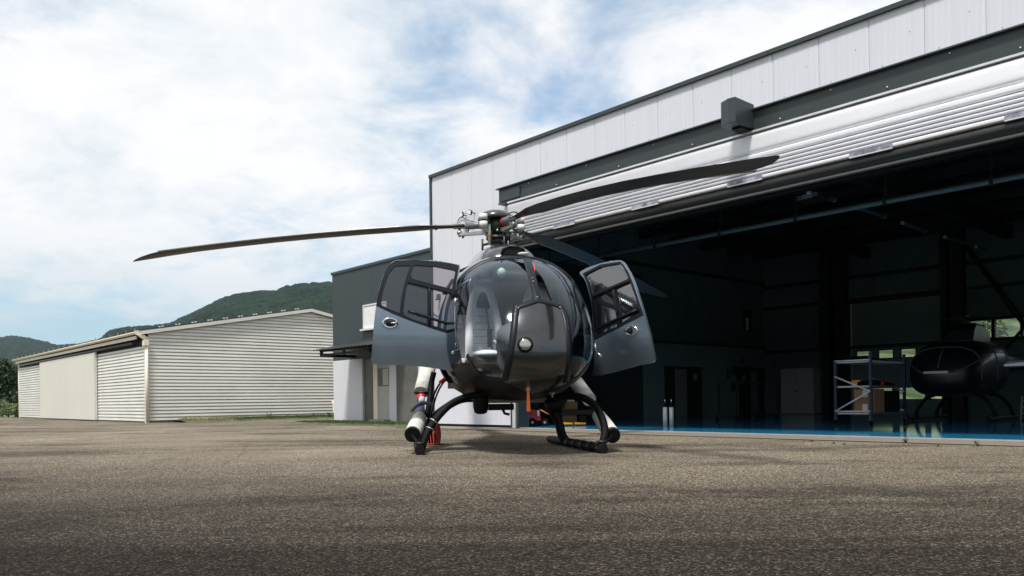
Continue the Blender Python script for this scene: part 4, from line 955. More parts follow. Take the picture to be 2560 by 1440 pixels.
# ---- rotor
HUBZ = 2.86
def build_rotor():
    hub = Vector((HM.x - .02, HM.y, 0))
    def at_r(az, r): return hub + Vector((math.cos(az), math.sin(az), 0)) * r
    X(MB().tube([hub + UZ * 2.50, hub + UZ * 2.60, hub + UZ * 2.62, hub + UZ * 2.80], [.085, .085, .062, .062], 20), 'rotor_mast', M_alu)
    X(MB().tube([hub + UZ * 2.61, hub + UZ * 2.66], .13, 24).tube([hub + UZ * 2.665, hub + UZ * 2.70], .15, 24), 'swashplate', M_darkmetal)
    X(MB().tube([hub + UZ * 2.76, hub + UZ * 2.90], [.15, .17], 24), 'hub_body', M_darkmetal)
    # domed cap (tilted with the mast)
    mb = MB(); n = 32; prof = [(.0, 3.045), (.06, 3.042), (.12, 3.03), (.175, 3.008), (.218, 2.965), (.228, 2.925), (.218, 2.915), (.12, 2.93), (0, 2.93)]
    vs = []; co = hub - HL * .03
    for r, z in prof:
        for j in range(n): a = 2 * math.pi * j / n; vs.append(co + Vector((r * math.cos(a), r * math.sin(a), z - .06 * r * math.cos(a) * -.4)))
    mb.add(vs, [(i * n + j, i * n + (j + 1) % n, (i + 1) * n + (j + 1) % n, (i + 1) * n + j) for i in range(len(prof) - 1) for j in range(n)], True)
    X(mb, 'rotor_cap', mat('rotor_cap_green', (.012, .018, .016), .3, coat=.6))
    X(MB().tube([hub + UZ * 2.90, hub + UZ * 2.94], .09, 16), 'cap_stem', M_black)
    for az_deg, droop, ex, pitch, kr in ((174.5, .285, 2.0, 5, 1.015), (54.3, .50, 1.9, -12, .99), (-64.3, .555, 1.75, -8, 1.025)):
        az = R(az_deg); er = Vector((math.cos(az), math.sin(az), 0)); et = Vector((-er.y, er.x, 0))
        zf = lambda r: HUBZ - droop * (r / 5) ** ex
        # blade
        rs = [.42, .55, .70, .85, 1.0, 1.3, 1.8, 2.4, 3.0, 3.6, 4.1, 4.5, 4.66, 4.82, 4.94, 5.0]; rs = [q * kr for q in rs]; ch = [.09, .10, .13, .17, .22, .24, .24, .24, .24, .24, .24, .235, .205, .145, .075, .018]; th = [.055, .05, .046, .042, .038, .036] + [.034] * 6 + [.03, .024, .016, .008]
        mb = MB(); vs = []; n = 16
        for r, c, h in zip(rs, ch, th):
            p = hub + er * r + UZ * zf(r); pa = R(pitch) * (1 if r > .8 else .4); cx = et * math.cos(pa) + UZ * math.sin(pa); cz = UZ * math.cos(pa) - et * math.sin(pa)
            sw = -.05 * max(0, (r - 4.5)) / .5
            off = (.27 - c) * .35 if r > 4.2 else 0
            for j in range(n):
                a = 2 * math.pi * j / n; xx = math.cos(a) * c / 2; tt = math.sin(a) * h / 2 * (1.0 if xx > -c * .1 else max(.12, 1 - (-xx - c * .1) / (c * .45)))
                vs.append(p + cx * (xx + sw - off) + cz * tt)
        mb.add(vs, [(i * n + j, i * n + (j + 1) % n, (i + 1) * n + (j + 1) % n, (i + 1) * n + j) for i in range(len(rs) - 1) for j in range(n)] + [tuple(range(n)), tuple(range((len(rs) - 1) * n, len(rs) * n))], True)
        bl = X(mb, 'rotor_blade', M_blade)
        # leading edge strip
        p = [hub + er * r + UZ * (zf(r) + math.sin(R(pitch)) * c / 2) + et * (c / 2 - .004) * math.cos(R(pitch)) for r, c in zip(rs[4:12], ch[4:12])]
        MB().tube(p, .011, 8).build('leading_edge', M_bladecap, bl)
        r0 = .62; MB().tube([hub + er * .30 + UZ * zf(.3), hub + er * .58 + UZ * zf(.58)], [.034, .036], 14).build('blade_cuff', M_alu, bl)
        MB().tube([hub + er * .80 + UZ * zf(.80), hub + er * .825 + UZ * zf(.825)], .036, 14).build('red_band', M_red, bl)
        # grip: yoke arm, horn, bolts
        g0 = hub + er * .12 + UZ * (HUBZ); g1 = hub + er * .42 + UZ * zf(.42)
        gr = X(MB().tube([g0, hub + er * .26 + UZ * HUBZ, g1], [.05, .045, .05], 14), 'blade_grip', mat('grip_grey', (.14, .16, .17), .4))
        MB().tube([g0 + er * .06 - er * .0, g0 + er * .10], .054, 14).build('grip_band', M_red, gr)
        MB().hexa([hub + er * .15 + et * s1 + UZ * (HUBZ - .12 + dz) for s1, dz in ((-.03, 0), (.03, 0))] + [hub + er * .50 + et * .03 + UZ * (HUBZ - .13), hub + er * .50 - et * .03 + UZ * (HUBZ - .13)] + [hub + er * .15 + et * s1 + UZ * (HUBZ - .07) for s1 in (-.03, .03)] + [hub + er * .50 + et * .03 + UZ * (HUBZ - .10), hub + er * .50 - et * .03 + UZ * (HUBZ - .10)]).build('pitch_arm', M_alu, gr)
        MB().ball(hub + er * .50 + UZ * (HUBZ - .09), .036, n=12, m=8).ball(hub + er * .40 + UZ * (HUBZ - .06), .028, n=12, m=8).build('arm_joint', M_alu, gr)
        MB().tube([hub + er * .50 + UZ * (HUBZ - .14), hub + er * .50 + UZ * (HUBZ - .02)], .016, 8).tube([hub + er * .46 + UZ * (HUBZ - .15), hub + er * .44 + UZ * (HUBZ - .15) + et * .05], .014, 8).build('arm_bolt', M_darkmetal, gr)
        # starlet arm with lead-lag damper between blades
        a2 = az + R(60); e2 = Vector((math.cos(a2), math.sin(a2), 0)); c = hub + e2 * .30 + UZ * (HUBZ)
        st = X(MB().tube([hub + e2 * .08 + UZ * HUBZ, c], [.042, .028], 10), 'starflex_arm', M_darkmetal)
        d = hub + (er * .5 + e2 * .87).normalized() * .0 + e2 * .30
        MB().tube([c + UZ * .012, c + UZ * .085], .052, 16).build('damper', M_lightgrey, st); MB().tube([c - UZ * .085, c - UZ * .008], .052, 16).build('damper', M_lightgrey, st)
        MB().tube([c - UZ * .01, c + UZ * .014], .043, 16).build('damper_joint', M_black, st)
        # pitch link and scissor
        b = hub + e2 * .17; l = X(MB().tube([b + UZ * 2.66, b + e2 * .02 + UZ * 2.83], .013, 8), 'pitch_link', M_lightgrey)
        MB().ball(b + UZ * 2.66, .026, n=10, m=6).ball(b + e2 * .02 + UZ * 2.83, .026, n=10, m=6).build('rod_end', M_alu, l)
        b = hub + er * .20; X(MB().tube([b + UZ * 2.50, b + UZ * 2.68], .014, 8).tube([b + UZ * 2.60, hub + er * .08 + UZ * 2.63], .016, 8), 'control_rod', M_darkmetal)
    # hoses and cables on the hub
    h = hub + HF * .14
    X(MB().tube(catmull([h + HL * .10 + UZ * 2.97, h + HL * .20 + UZ * 3.0, h + HL * .27 + UZ * 2.96, h + HL * .18 + UZ * 2.93], 6), .007, 6), 'hub_wire', M_rubber)
    X(MB().tube(catmull([h + HL * .08 + UZ * 2.88, h + HL * .13 + UZ * 2.7, h + HL * .16 + UZ * 2.42, Hx(.9, .15, 2.35)], 6), .007, 6), 'hub_wire', M_rubber)
    X(MB().tube([h - HL * .13 + UZ * 2.84, h - HL * .13 + UZ * 2.58], .017, 8), 'scissor_link', M_lightgrey)
    X(MB().tube([h - HL * .13 + UZ * 2.67, h - HL * .13 + UZ * 2.70], .021, 8), 'link_tag', M_yellow)
    for s in (-1, 1):
        X(MB().hexa([hub + HL * s * .10 + HF * .10 + UZ * 2.74, hub + HL * s * .22 + HF * .16 + UZ * 2.76, hub + HL * s * .22 + HF * .10 + UZ * 2.76, hub + HL * s * .10 + HF * .04 + UZ * 2.74, hub + HL * s * .10 + HF * .10 + UZ * 2.80, hub + HL * s * .22 + HF * .16 + UZ * 2.79, hub + HL * s * .22 + HF * .10 + UZ * 2.79, hub + HL * s * .10 + HF * .04 + UZ * 2.80]), 'hub_bracket', M_lightgrey)
    for k in range(8):
        a = k * math.pi / 4; p = hub + Vector((math.cos(a), math.sin(a), 0)) * .16; X(MB().tube([p + UZ * 2.74, p + UZ * 2.765], .018, 6), 'hub_bolt', M_alu)
    X(MB().tube([hub + HL * .27 + HF * .02 + UZ * 2.83, hub + HL * .36 + HF * .05 + UZ * 2.83], .018, 8).ball(hub + HL * .26 + UZ * 2.83, .035, n=10, m=6), 'hub_fitting', M_alu)
build_rotor()

# ---- doors (built from a fine grid trimmed to the traced outline)
from mathutils.geometry import delaunay_2d_cdt
def grid_parts(x0, x1, y0, y1, step, polys):
    """constrained triangulation of nested outlines; later names override earlier ones."""
    vs = []; es = []
    for nm, poly in polys:
        b = len(vs); pts = []
        for i in range(len(poly)):
            p = Vector(poly[i]); q = Vector(poly[(i + 1) % len(poly)]); k = max(1, int((q - p).length / step))
            for t in range(k): pts.append(p.lerp(q, t / k))
        vs += pts; n = len(pts); es += [(b + t, b + (t + 1) % n) for t in range(n)]
    nx = int((x1 - x0) / step) + 1; ny = int((y1 - y0) / step) + 1
    Q = np.array([(x0 + step * (i + .5 * (j % 2)), y0 + step * j) for i in range(nx) for j in range(ny)])
    Q = Q[inpoly(Q, polys[0][1])]; vs += [Vector(q) for q in Q]
    ov, oe, of, *_ = delaunay_2d_cdt([Vector((v[0], v[1])) for v in vs], es, [], 0, 1e-5, False)
    Q = np.array([(v.x, v.y) for v in ov]); F = np.array([f for f in of if len(f) == 3]); C = Q[F].mean(1); cls = np.full(len(F), -1)
    for k, (nm, poly) in enumerate(polys): cls[inpoly(C, poly)] = k
    out = {}
    for k, (nm, poly) in enumerate(polys):
        f = F[cls == k]
        if len(f): out.setdefault(nm, []).append((Q, f))
    return out
def smooth_poly(p, n=4, closed=True):
    q = [Vector((a, b, 0)) for a, b in p]; out = []; m = len(q)
    for i in range(m):
        p0, p1, p2, p3 = q[(i - 1) % m], q[i], q[(i + 1) % m], q[(i + 2) % m]
        for k in range(n):
            t = k / n; v = .5 * ((2 * p1) + (p2 - p0) * t + (2 * p0 - 5 * p1 + 4 * p2 - p3) * t * t + (3 * p1 - p0 - 3 * p2 + p3) * t ** 3); out.append((v.x, v.y))
    return out
def rounded(p, r=.25, n=3):
    out = []; m = len(p)
    for i in range(m):
        a, b, c = [Vector((*p[(i + k) % m], 0)) for k in (-1, 0, 1)]
        for k in range(n + 1):
            t = k / n; u = a * (r / 2) + b * (1 - r / 2); w = c * (r / 2) + b * (1 - r / 2)
            v = u * (1 - t) ** 2 + b * 2 * t * (1 - t) + w * t * t; out.append((v.x, v.y))
    return out
def build_door(hinge, out_dir, right):
    """hinge: world xy of the hinge line; out_dir: unit vector from hinge to free edge; outlines are given in the photo and dropped onto the door's plane."""
    nrm = Vector((-out_dir.y, out_dir.x, 0))
    if nrm.y > 0: nrm = -nrm                       # outward skin faces the camera
    o = Vector((hinge.x, hinge.y, 0))
    def tp(px, py):
        p = on_plane(px, py, o, nrm); return ((p - o).dot(out_dir), p.z)
    if not right:
        z3 = lambda L: [(920 + a / 4.8, 640 + b / 4.8) for a, b in L]
        outline = [(1150, 668), (1135, 661), (1108, 656), (1070, 652.5), (1035, 651.5), (1000, 651), (984, 654), (970, 668), (958, 692), (949, 720), (942, 755), (936, 800), (932, 850), (930, 880), (930, 907), (960, 911), (1000, 913), (1050, 916), (1090, 921), (1130, 928), (1158, 933), (1154, 900), (1148, 870), (1142, 835), (1139, 800), (1138, 760), (1141, 710)]
        dark = z3([(90, 600), (120, 470), (160, 320), (230, 130), (330, 62), (560, 55), (850, 75), (1010, 100), (1090, 125), (1060, 300), (1040, 520), (1042, 960), (800, 885), (500, 780), (300, 700)])
        panes = [rounded(z3([(325, 122), (505, 116), (452, 280), (420, 400), (395, 540), (378, 690), (260, 640), (155, 588), (175, 450), (215, 310), (260, 200)]), .3),
                 rounded(z3([(548, 112), (800, 128), (1052, 178), (1025, 290), (1008, 402), (850, 360), (700, 320), (545, 280), (512, 235)]), .3)]
        slide = [rounded(z3([(490, 325), (600, 345), (712, 375), (712, 700), (705, 812), (560, 770), (422, 705), (440, 520), (462, 380)]), .3),
                 rounded(z3([(752, 388), (870, 420), (992, 455), (1000, 620), (1022, 810), (1020, 915), (860, 860), (762, 830), (752, 600)]), .3)]
        frame_rail = [z3([(478, 660), (1035, 840)])]; vdiv = z3([(735, 375), (735, 845)]); handle = (975, 808)
        rubber = z3([(480, 318), (1000, 455), (1018, 600), (1030, 830)])
    else:
        z4 = lambda L: [(1440 + a / 4.8, 640 + b / 4.8) for a, b in L]
        outline = z4([(55, 205), (150, 150), (300, 95), (450, 66), (548, 58), (590, 90), (640, 170), (690, 270), (720, 350), (770, 500), (830, 700), (870, 850), (905, 980), (930, 1120), (945, 1265), (780, 1310), (600, 1360), (420, 1405), (210, 1435), (225, 1350), (232, 1200), (225, 1010), (215, 800), (200, 600), (150, 380), (110, 280)])
        dark = z4([(90, 215), (300, 108), (540, 72), (580, 110), (640, 200), (700, 340), (760, 520), (825, 715), (500, 880), (228, 1018), (215, 700), (190, 500), (140, 320)])
        panes = [rounded(z4([(120, 225), (310, 130), (530, 92), (575, 135), (640, 275), (420, 370), (205, 460), (175, 340)]), .25)]
        slide = [rounded(z4([(225, 500), (440, 415), (465, 580), (495, 745), (290, 830), (260, 840), (240, 650)]), .15),
                 rounded(z4([(475, 400), (655, 315), (720, 490), (780, 680), (650, 745), (540, 812), (545, 700), (500, 560)]), .15),
                 rounded(z4([(262, 912), (495, 800), (500, 850), (265, 950)]), .15)]
        frame_rail = [z4([(245, 885), (740, 650)])]; vdiv = z4([(458, 405), (512, 700)]); handle = (1581, 827)
        rubber = z4([(655, 300), (210, 495), (240, 840), (258, 890)])
    raw = [tp(*p) for p in outline]
    x0, x1, z0, z1 = min(p[0] for p in raw), max(p[0] for p in raw), min(p[1] for p in raw), max(p[1] for p in raw); wid = x1 - x0
    def bulge(a, z):          # skin curvature: upper part leans inboard (away), lower edge tucks under
        h = (z - z0) / (z1 - z0); s = (a - x0) / wid
        return -(.26 * max(0, h - .42) ** 1.9 + .26 * max(0, .34 - h) ** 1.7 + .05 * (s - .45) ** 2)
    flat = tp
    def tp(px, py):
        ax, ay = px, py
        for _ in range(6):
            q = flat(ax, ay); r = proj(o + out_dir * q[0] + UZ * q[1] + nrm * bulge(q[0], q[1])); ax += px - r[0]; ay += py - r[1]
        return flat(ax, ay)
    T = lambda L: [tp(*p) for p in L]
    polys = [('skin', T(smooth_poly(outline, 3)))] + [('dark', T(dark))] + [('glass', T(p)) for p in panes + slide]
    # keep the dark area inside the outline
    G = grid_parts(x0 - .01, x1 + .01, z0 - .01, z1 + .01, .025, polys)
    oi = np.array(polys[0][1])
    def W(q, lift=0): return o + out_dir * q[0] + UZ * q[1] + nrm * (bulge(*q) + lift)
    lbl = 'open cabin door on the left of the photo with smoked panes' if not right else 'open cabin door on the right of the photo, seen edge on more'
    root = None
    for nm, m in (('skin', M_doorpaint), ('dark', M_frame), ('glass', G_door)):
        for idx, (Q, f) in enumerate(G.get(nm, [])):
            c = Q[f].mean(1)
            if nm != 'skin': f = f[inpoly(c, polys[0][1])]
            used, inv = np.unique(f, return_inverse=True)
            mb = MB(); mb.add([W(q, 0 if nm != 'glass' else -.006) for q in Q[used]], [tuple(r) for r in inv.reshape(f.shape).tolist()], True)
            if nm == 'skin':
                root = mb.build('cabin_door', m, heli, label=lbl)
                root.modifiers.new('s', 'SOLIDIFY').thickness = .035; root.modifiers['s'].offset = 0; es_ = root.modifiers.new('e', 'EDGE_SPLIT'); es_.split_angle = R(35)
            elif nm == 'dark':
                ob = mb.build('window_surround', m, root); ob.modifiers.new('s', 'SOLIDIFY').thickness = .028; ob.modifiers['s'].offset = 0; es_ = ob.modifiers.new('e', 'EDGE_SPLIT'); es_.split_angle = R(35)
            else: mb.build('door_pane', G_door2 if right else m, root)
    def path(L, n=6, lift=.02):
        q = [tp(*p) for p in L]; out = []
        for a, b in zip(q[:-1], q[1:]):
            for k in range(n): out.append(W((a[0] + (b[0] - a[0]) * k / n, a[1] + (b[1] - a[1]) * k / n), lift))
        out.append(W(q[-1], lift)); return out
    MB().tube(path(frame_rail[0]), .016, 8).build('sliding_rail', M_frame, root)
    MB().tube(path(vdiv), .012, 8).build('pane_divider', M_frame, root)
    MB().tube(path(rubber), .011, 8).build('pane_seal', M_rubber, root)
    h = tp(*handle); c = W(h, .016)
    mb = MB(); n = 24; vs = []
    for r, d in ((1.0, 0), (1.0, .010), (.85, .016), (.70, .006), (.66, -.004)):
        for j in range(n): a = 2 * math.pi * j / n; vs.append(c + out_dir * (.088 * r * math.cos(a)) + UZ * (.058 * r * math.sin(a)) + nrm * d)
    mb.add(vs, [(i * n + j, i * n + (j + 1) % n, (i + 1) * n + (j + 1) % n, (i + 1) * n + j) for i in range(4) for j in range(n)], True); mb.build('handle_rim', M_chrome, root)
    mb = MB(); mb.ball(c + nrm * .004, .056, .012, .037, n=16, m=8); mb.build('handle_cup', M_black, root)
    hd = -1
    MB().tube([c + out_dir * hd * .010 + nrm * .022, c + out_dir * hd * .085 + nrm * .018], [.010, .014], 8).build('handle_lever', M_chrome, root)
    return root
lh = at(1149, 800, 8.98); rh = at(1482, 800, 9.28)
build_door(lh, Vector((-.985, -.174, 0)).normalized(), False)
build_door(rh, Vector((.70, -.715, 0)).normalized(), True)
def build_hinges():
    for pts in ([(1140, 745), (1138, 785), (1140, 830), (1143, 868)], ):
        p = [at(a, b, 8.86) for a, b in pts]; X(MB().tube(catmull(p, 4), .012, 8), 'door_hinge_rod', M_chrome)
    p = [at(1143, 871, 8.80), at(1131, 882, 8.70)]; X(MB().tube(p, .017, 10), 'door_stay', M_chrome)
    p = [at(1488, 858, 9.0), at(1489, 878, 8.98)]; X(MB().tube(p, .013, 8), 'door_hinge_rod', M_chrome)
    p = [at(1489, 880, 8.98), at(1502, 890, 8.9)]; X(MB().tube(p, .017, 10), 'door_stay', M_chrome)
    for x, y, Y in ((1139, 755, 8.84), (1145, 752, 8.86), (1140, 862, 8.84)): X(MB().tube([at(x, y - 9, Y), at(x, y + 9, Y)], .016, 8), 'hinge_knuckle', M_chrome)
build_hinges()

def build_nose_details():
    p, n = on_nose(1313, 862, .0)
    ax = (HF * .94 + n * .06).normalized(); ax = n
    X(MB().tube([p - ax * .03, p + ax * .012, p + ax * .016, p + ax * .004], [.082, .079, .066, .062], 28), 'landing_light_bezel', M_black)
    side = ax.cross(UZ).normalized(); up = side.cross(ax)
    mb = MB(); vs = []; nn = 24
    for r, d in ((.057, .015), (.050, .019), (.037, .022), (.020, .024), (.001, .025)):
        for j in range(nn): a = 2 * math.pi * j / nn; vs.append(p + side * r * math.cos(a) + up * r * math.sin(a) + ax * d)
    mb.add(vs, [(i * nn + j, i * nn + (j + 1) % nn, (i + 1) * nn + (j + 1) % nn, (i + 1) * nn + j) for i in range(4) for j in range(nn)], True); X(mb, 'landing_light', M_lens)
    # windscreen screws on the frames
    for x, y in [(1343, 745), (1331, 698), (1333, 706), (1296, 772), (1399, 770)]:
        q, n = on_nose(x, y, .012); X(MB().ball(q, .009, n=8, m=6), 'frame_screw', M_alu)
    # wiper-like pitot mount and red flag under the chin
    q, n = on_nose(1320, 972, .0); X(MB().tube([q, q + Vector((0, -.05, -.005))], .022, 10), 'tow_ring', M_alu)
    t = thing('warning_ribbon', q + Vector((0, -.05, -.02)), 'orange ribbon hanging under the nose of the grey helicopter', 'ribbon')
    a = q + Vector((0, -.055, -.02)); s = a.y / 2000
    MB().prism([a + Vector((-.012, 0, 0)), a + Vector((.012, 0, 0)), a + Vector((.022, 0, -s * 52)), a + Vector((-.019, 0, -s * 52))], [v + Vector((0, .003, 0)) for v in (a + Vector((-.012, 0, 0)), a + Vector((.012, 0, 0)), a + Vector((.022, 0, -s * 52)), a + Vector((-.019, 0, -s * 52)))]).build('strip', M_orange, t)
    # belly: camera ball, box, step, second pod
    def pod(px, py, Y, r, h):
        c = at(px, py, Y); mb = MB(); n = 24; vs = []
        for rr, z in ((.8, h), (.98, h * .9), (1, h * .3), (.96, 0.02), (.8, -.035), (.45, -.05), (.01, -.053)):
            for j in range(n): a = 2 * math.pi * j / n; vs.append(c + Vector((r * rr * math.cos(a), r * rr * math.sin(a), z)))
        mb.add(vs, [(i * n + j, i * n + (j + 1) % n, (i + 1) * n + (j + 1) % n, (i + 1) * n + j) for i in range(6) for j in range(n)], True); return mb
    X(pod(1202, 1024, 9.1, .088, .20), 'searchlight', M_rubber)
    c = at(1222, 1026, 9.3); X(MB().box(c, HL * .30, HF * -.2, UZ * .075), 'belly_box', M_black, bevel=.01)
    X(MB().tube([at(1255, 1020, 9.2), at(1262, 1034, 9.2), at(1274, 1036, 9.2)], .016, 8), 'drain_pipe', M_black)
    X(MB().tube([at(1388, 1000, 9.3), at(1388, 1012, 9.3), at(1386, 1032, 9.3)], [.12, .125, .085], 18), 'cross_tube_clamp', M_black)
    X(MB().tube([at(1381, 980, 8.7), at(1381, 994, 8.7)], .009, 8).tube([at(1374, 983, 8.72), at(1387, 983, 8.72)], .012, 8), 'belly_antenna', M_alu)
    # lower belly keel: pale underside slab, the ground's reflection put into its colour
    X(MB().hexa([Hx(1.1, -.40, .545), Hx(1.1, .35, .545), Hx(-.9, .35, .62), Hx(-.9, -.40, .62), Hx(1.1, -.42, .60), Hx(1.1, .37, .60), Hx(-.9, .37, .70), Hx(-.9, -.42, .70)]), 'belly_reflection_slab', mat('belly_reflection_tone', (.26, .24, .20), .5), bevel=.02)
build_nose_details()

def build_skids():
    LF, RFt = Vector((-1.0, 8.62, 0)), Vector((.955, 8.50, 0)); back = Vector((-.20, 1.50, 0)).normalized()
    LR = LF + back * 1.55; RR = RFt + (Vector((.66, 9.95, 0)) - RFt)
    rb = (RR - RFt).normalized()
    for f, d in ((LF, back), (RFt, rb)):
        p = [f + UZ * .075 - d * .03, f + UZ * .055 + d * .06, f + UZ * .052 + d * .5, f + UZ * .052 + d * 1.4, f + UZ * .052 + d * 2.3]
        s = X(MB().tube(p, [.045, .052, .05, .05, .045], 14), 'landing_skid', M_rubber)
        for k in range(4): q = f + UZ * .052 + d * (.30 + .30 * k); MB().tube([q, q + d * .14], [.055, .058], 12).build('skid_sleeve', M_black, s)
        MB().tube([f + UZ * .045 - d * .035, f + UZ * .05 + d * .09], [.052, .056], 14).build('skid_shoe', M_black, s)
        MB().tube([f + UZ * .12 + d * .04, f + UZ * .135 + d * .04], .055, 12).build('skid_clamp', M_darkmetal, s)
    # front cross tube: arcs out of the belly
    l = [at(1215, 985, 9.05), at(1165, 993, 9.0), at(1125, 1012, 8.9), at(1090, 1048, 8.8), at(1066, 1088, 8.72), LF + UZ * .08 + Vector((.02, .05, 0))]
    cr = X(MB().tube(catmull(l, 6), .043, 14, flat=.95), 'cross_tube', M_rubber)
    for q, q2 in (((1086, 1052, 8.79), (1083, 1056, 8.785)), ((1076, 1071, 8.76), (1074, 1075, 8.755))): a = at(*q); MB().tube([a, a.lerp(at(*q2), .6)], .052, 14).build('cable_tie', M_alu, cr)
    r = [at(1400, 990, 9.1), at(1450, 992, 9.0), at(1485, 1012, 8.9), at(1506, 1048, 8.75), at(1512, 1085, 8.6), RFt + UZ * .08 + Vector((-.01, .05, 0))]
    cr = X(MB().tube(catmull(r, 6), .043, 14, flat=.95), 'cross_tube', M_rubber)
    # rear cross tubes
    r = [at(1350, 1000, 10.2), at(1378, 1022, 10.15), at(1396, 1055, 10.1), at(1404, 1085, 10.0), RR + UZ * .06]
    X(MB().tube(catmull(r, 6), .07, 14, flat=.8), 'cross_tube', M_rubber)
    l = [Hx(-.1, -.25, .60), Hx(-.1, -.55, .58), LR + Vector((.18, 0, .35)), LR + UZ * .06]
    X(MB().tube(catmull(l, 6), .06, 14, flat=.8), 'cross_tube', M_rubber)
    # packed floats: white canvas tubes with black end caps
    a0, a1 = at(1031, 1086, 8.75), at(1049, 1046, 9.55)
    f1 = X(MB().tube([a0, a0.lerp(a1, .1), a0.lerp(a1, .5), a1], [.088, .091, .092, .082], 20), 'float_pack', M_canvas)
    MB().tube([a0 + (a0 - a1).normalized() * .035, a0 + (a1 - a0) * .02], [.080, .091], 20).build('end_cap', M_rubber, f1)
    MB().tube([a0 + (a0 - a1).normalized() * .03, LF + UZ * .10], .022, 8).build('float_strut', M_rubber, f1)
    a2 = at(1053, 1008, 9.75); n_ = X(MB().tube([a1, a1.lerp(a2, .4), a2], [.075, .060, .040], 14), 'float_bag_neck', mat('slate_fabric', (.05, .06, .10), .7)); MB().tube([a2, at(1055, 995, 9.8)], .040, 12).build('blue_sleeve', mat('pale_blue_fabric', (.40, .46, .56), .7), n_)
    a3, a4 = at(1055, 1002, 9.82), at(1053, 978, 9.85)
    X(MB().tube([at(1052, 1003, 9.8), at(1054, 983, 9.85)], .050, 12), 'red_sleeve', M_redplastic)
    b0, b1 = at(1053, 981, 9.88), at(1072, 912, 10.3)
    f2 = X(MB().tube([b0, b0.lerp(b1, .5), b1], [.092, .096, .10], 20), 'float_pack', M_canvas); MB().tube([b0 - UZ * .02, b0 + UZ * .005], [.08, .094], 20).build('end_cap', M_rubber, f2)
    p = at(1058, 968, 9.78); MB().box(p, Vector((.035, 0, .008)), Vector((0, -.012, 0)), Vector((-.008, 0, .07))).build('canvas_patch', M_tape, f2)
    X(MB().tube(catmull([at(1030, 1028, 9.5), at(1040, 1016, 9.45), at(1060, 1008, 9.5), at(1080, 1010, 9.5)], 5), .03, 8, flat=.5), 'float_strap', mat('strap_blue', (.08, .10, .15), .7))
    X(MB().tube(catmull([at(1085, 930, 9.9), at(1078, 960, 9.9), at(1074, 1000, 9.8), at(1068, 1040, 9.6)], 5), .035, 10), 'float_cover', M_rubber)
    # right side
    a0, a1 = at(1531, 1088, 8.7), at(1497, 1040, 9.5)
    f1 = X(MB().tube([a0, a0.lerp(a1, .5), a1], [.088, .088, .08], 20), 'float_pack', M_canvas)
    MB().tube([a0 + (a0 - a1).normalized() * .035, a0 + (a1 - a0) * .02], [.080, .091], 20).build('end_cap', M_rubber, f1)
    MB().tube([a0 + (a0 - a1).normalized() * .03, RFt + UZ * .10], .022, 8).build('float_strut', M_rubber, f1)
    b0, b1 = at(1474, 1000, 9.9), at(1440, 955, 10.3)
    f2 = X(MB().tube([b0, b1], [.085, .09], 20), 'float_pack', M_canvas)
build_skids()

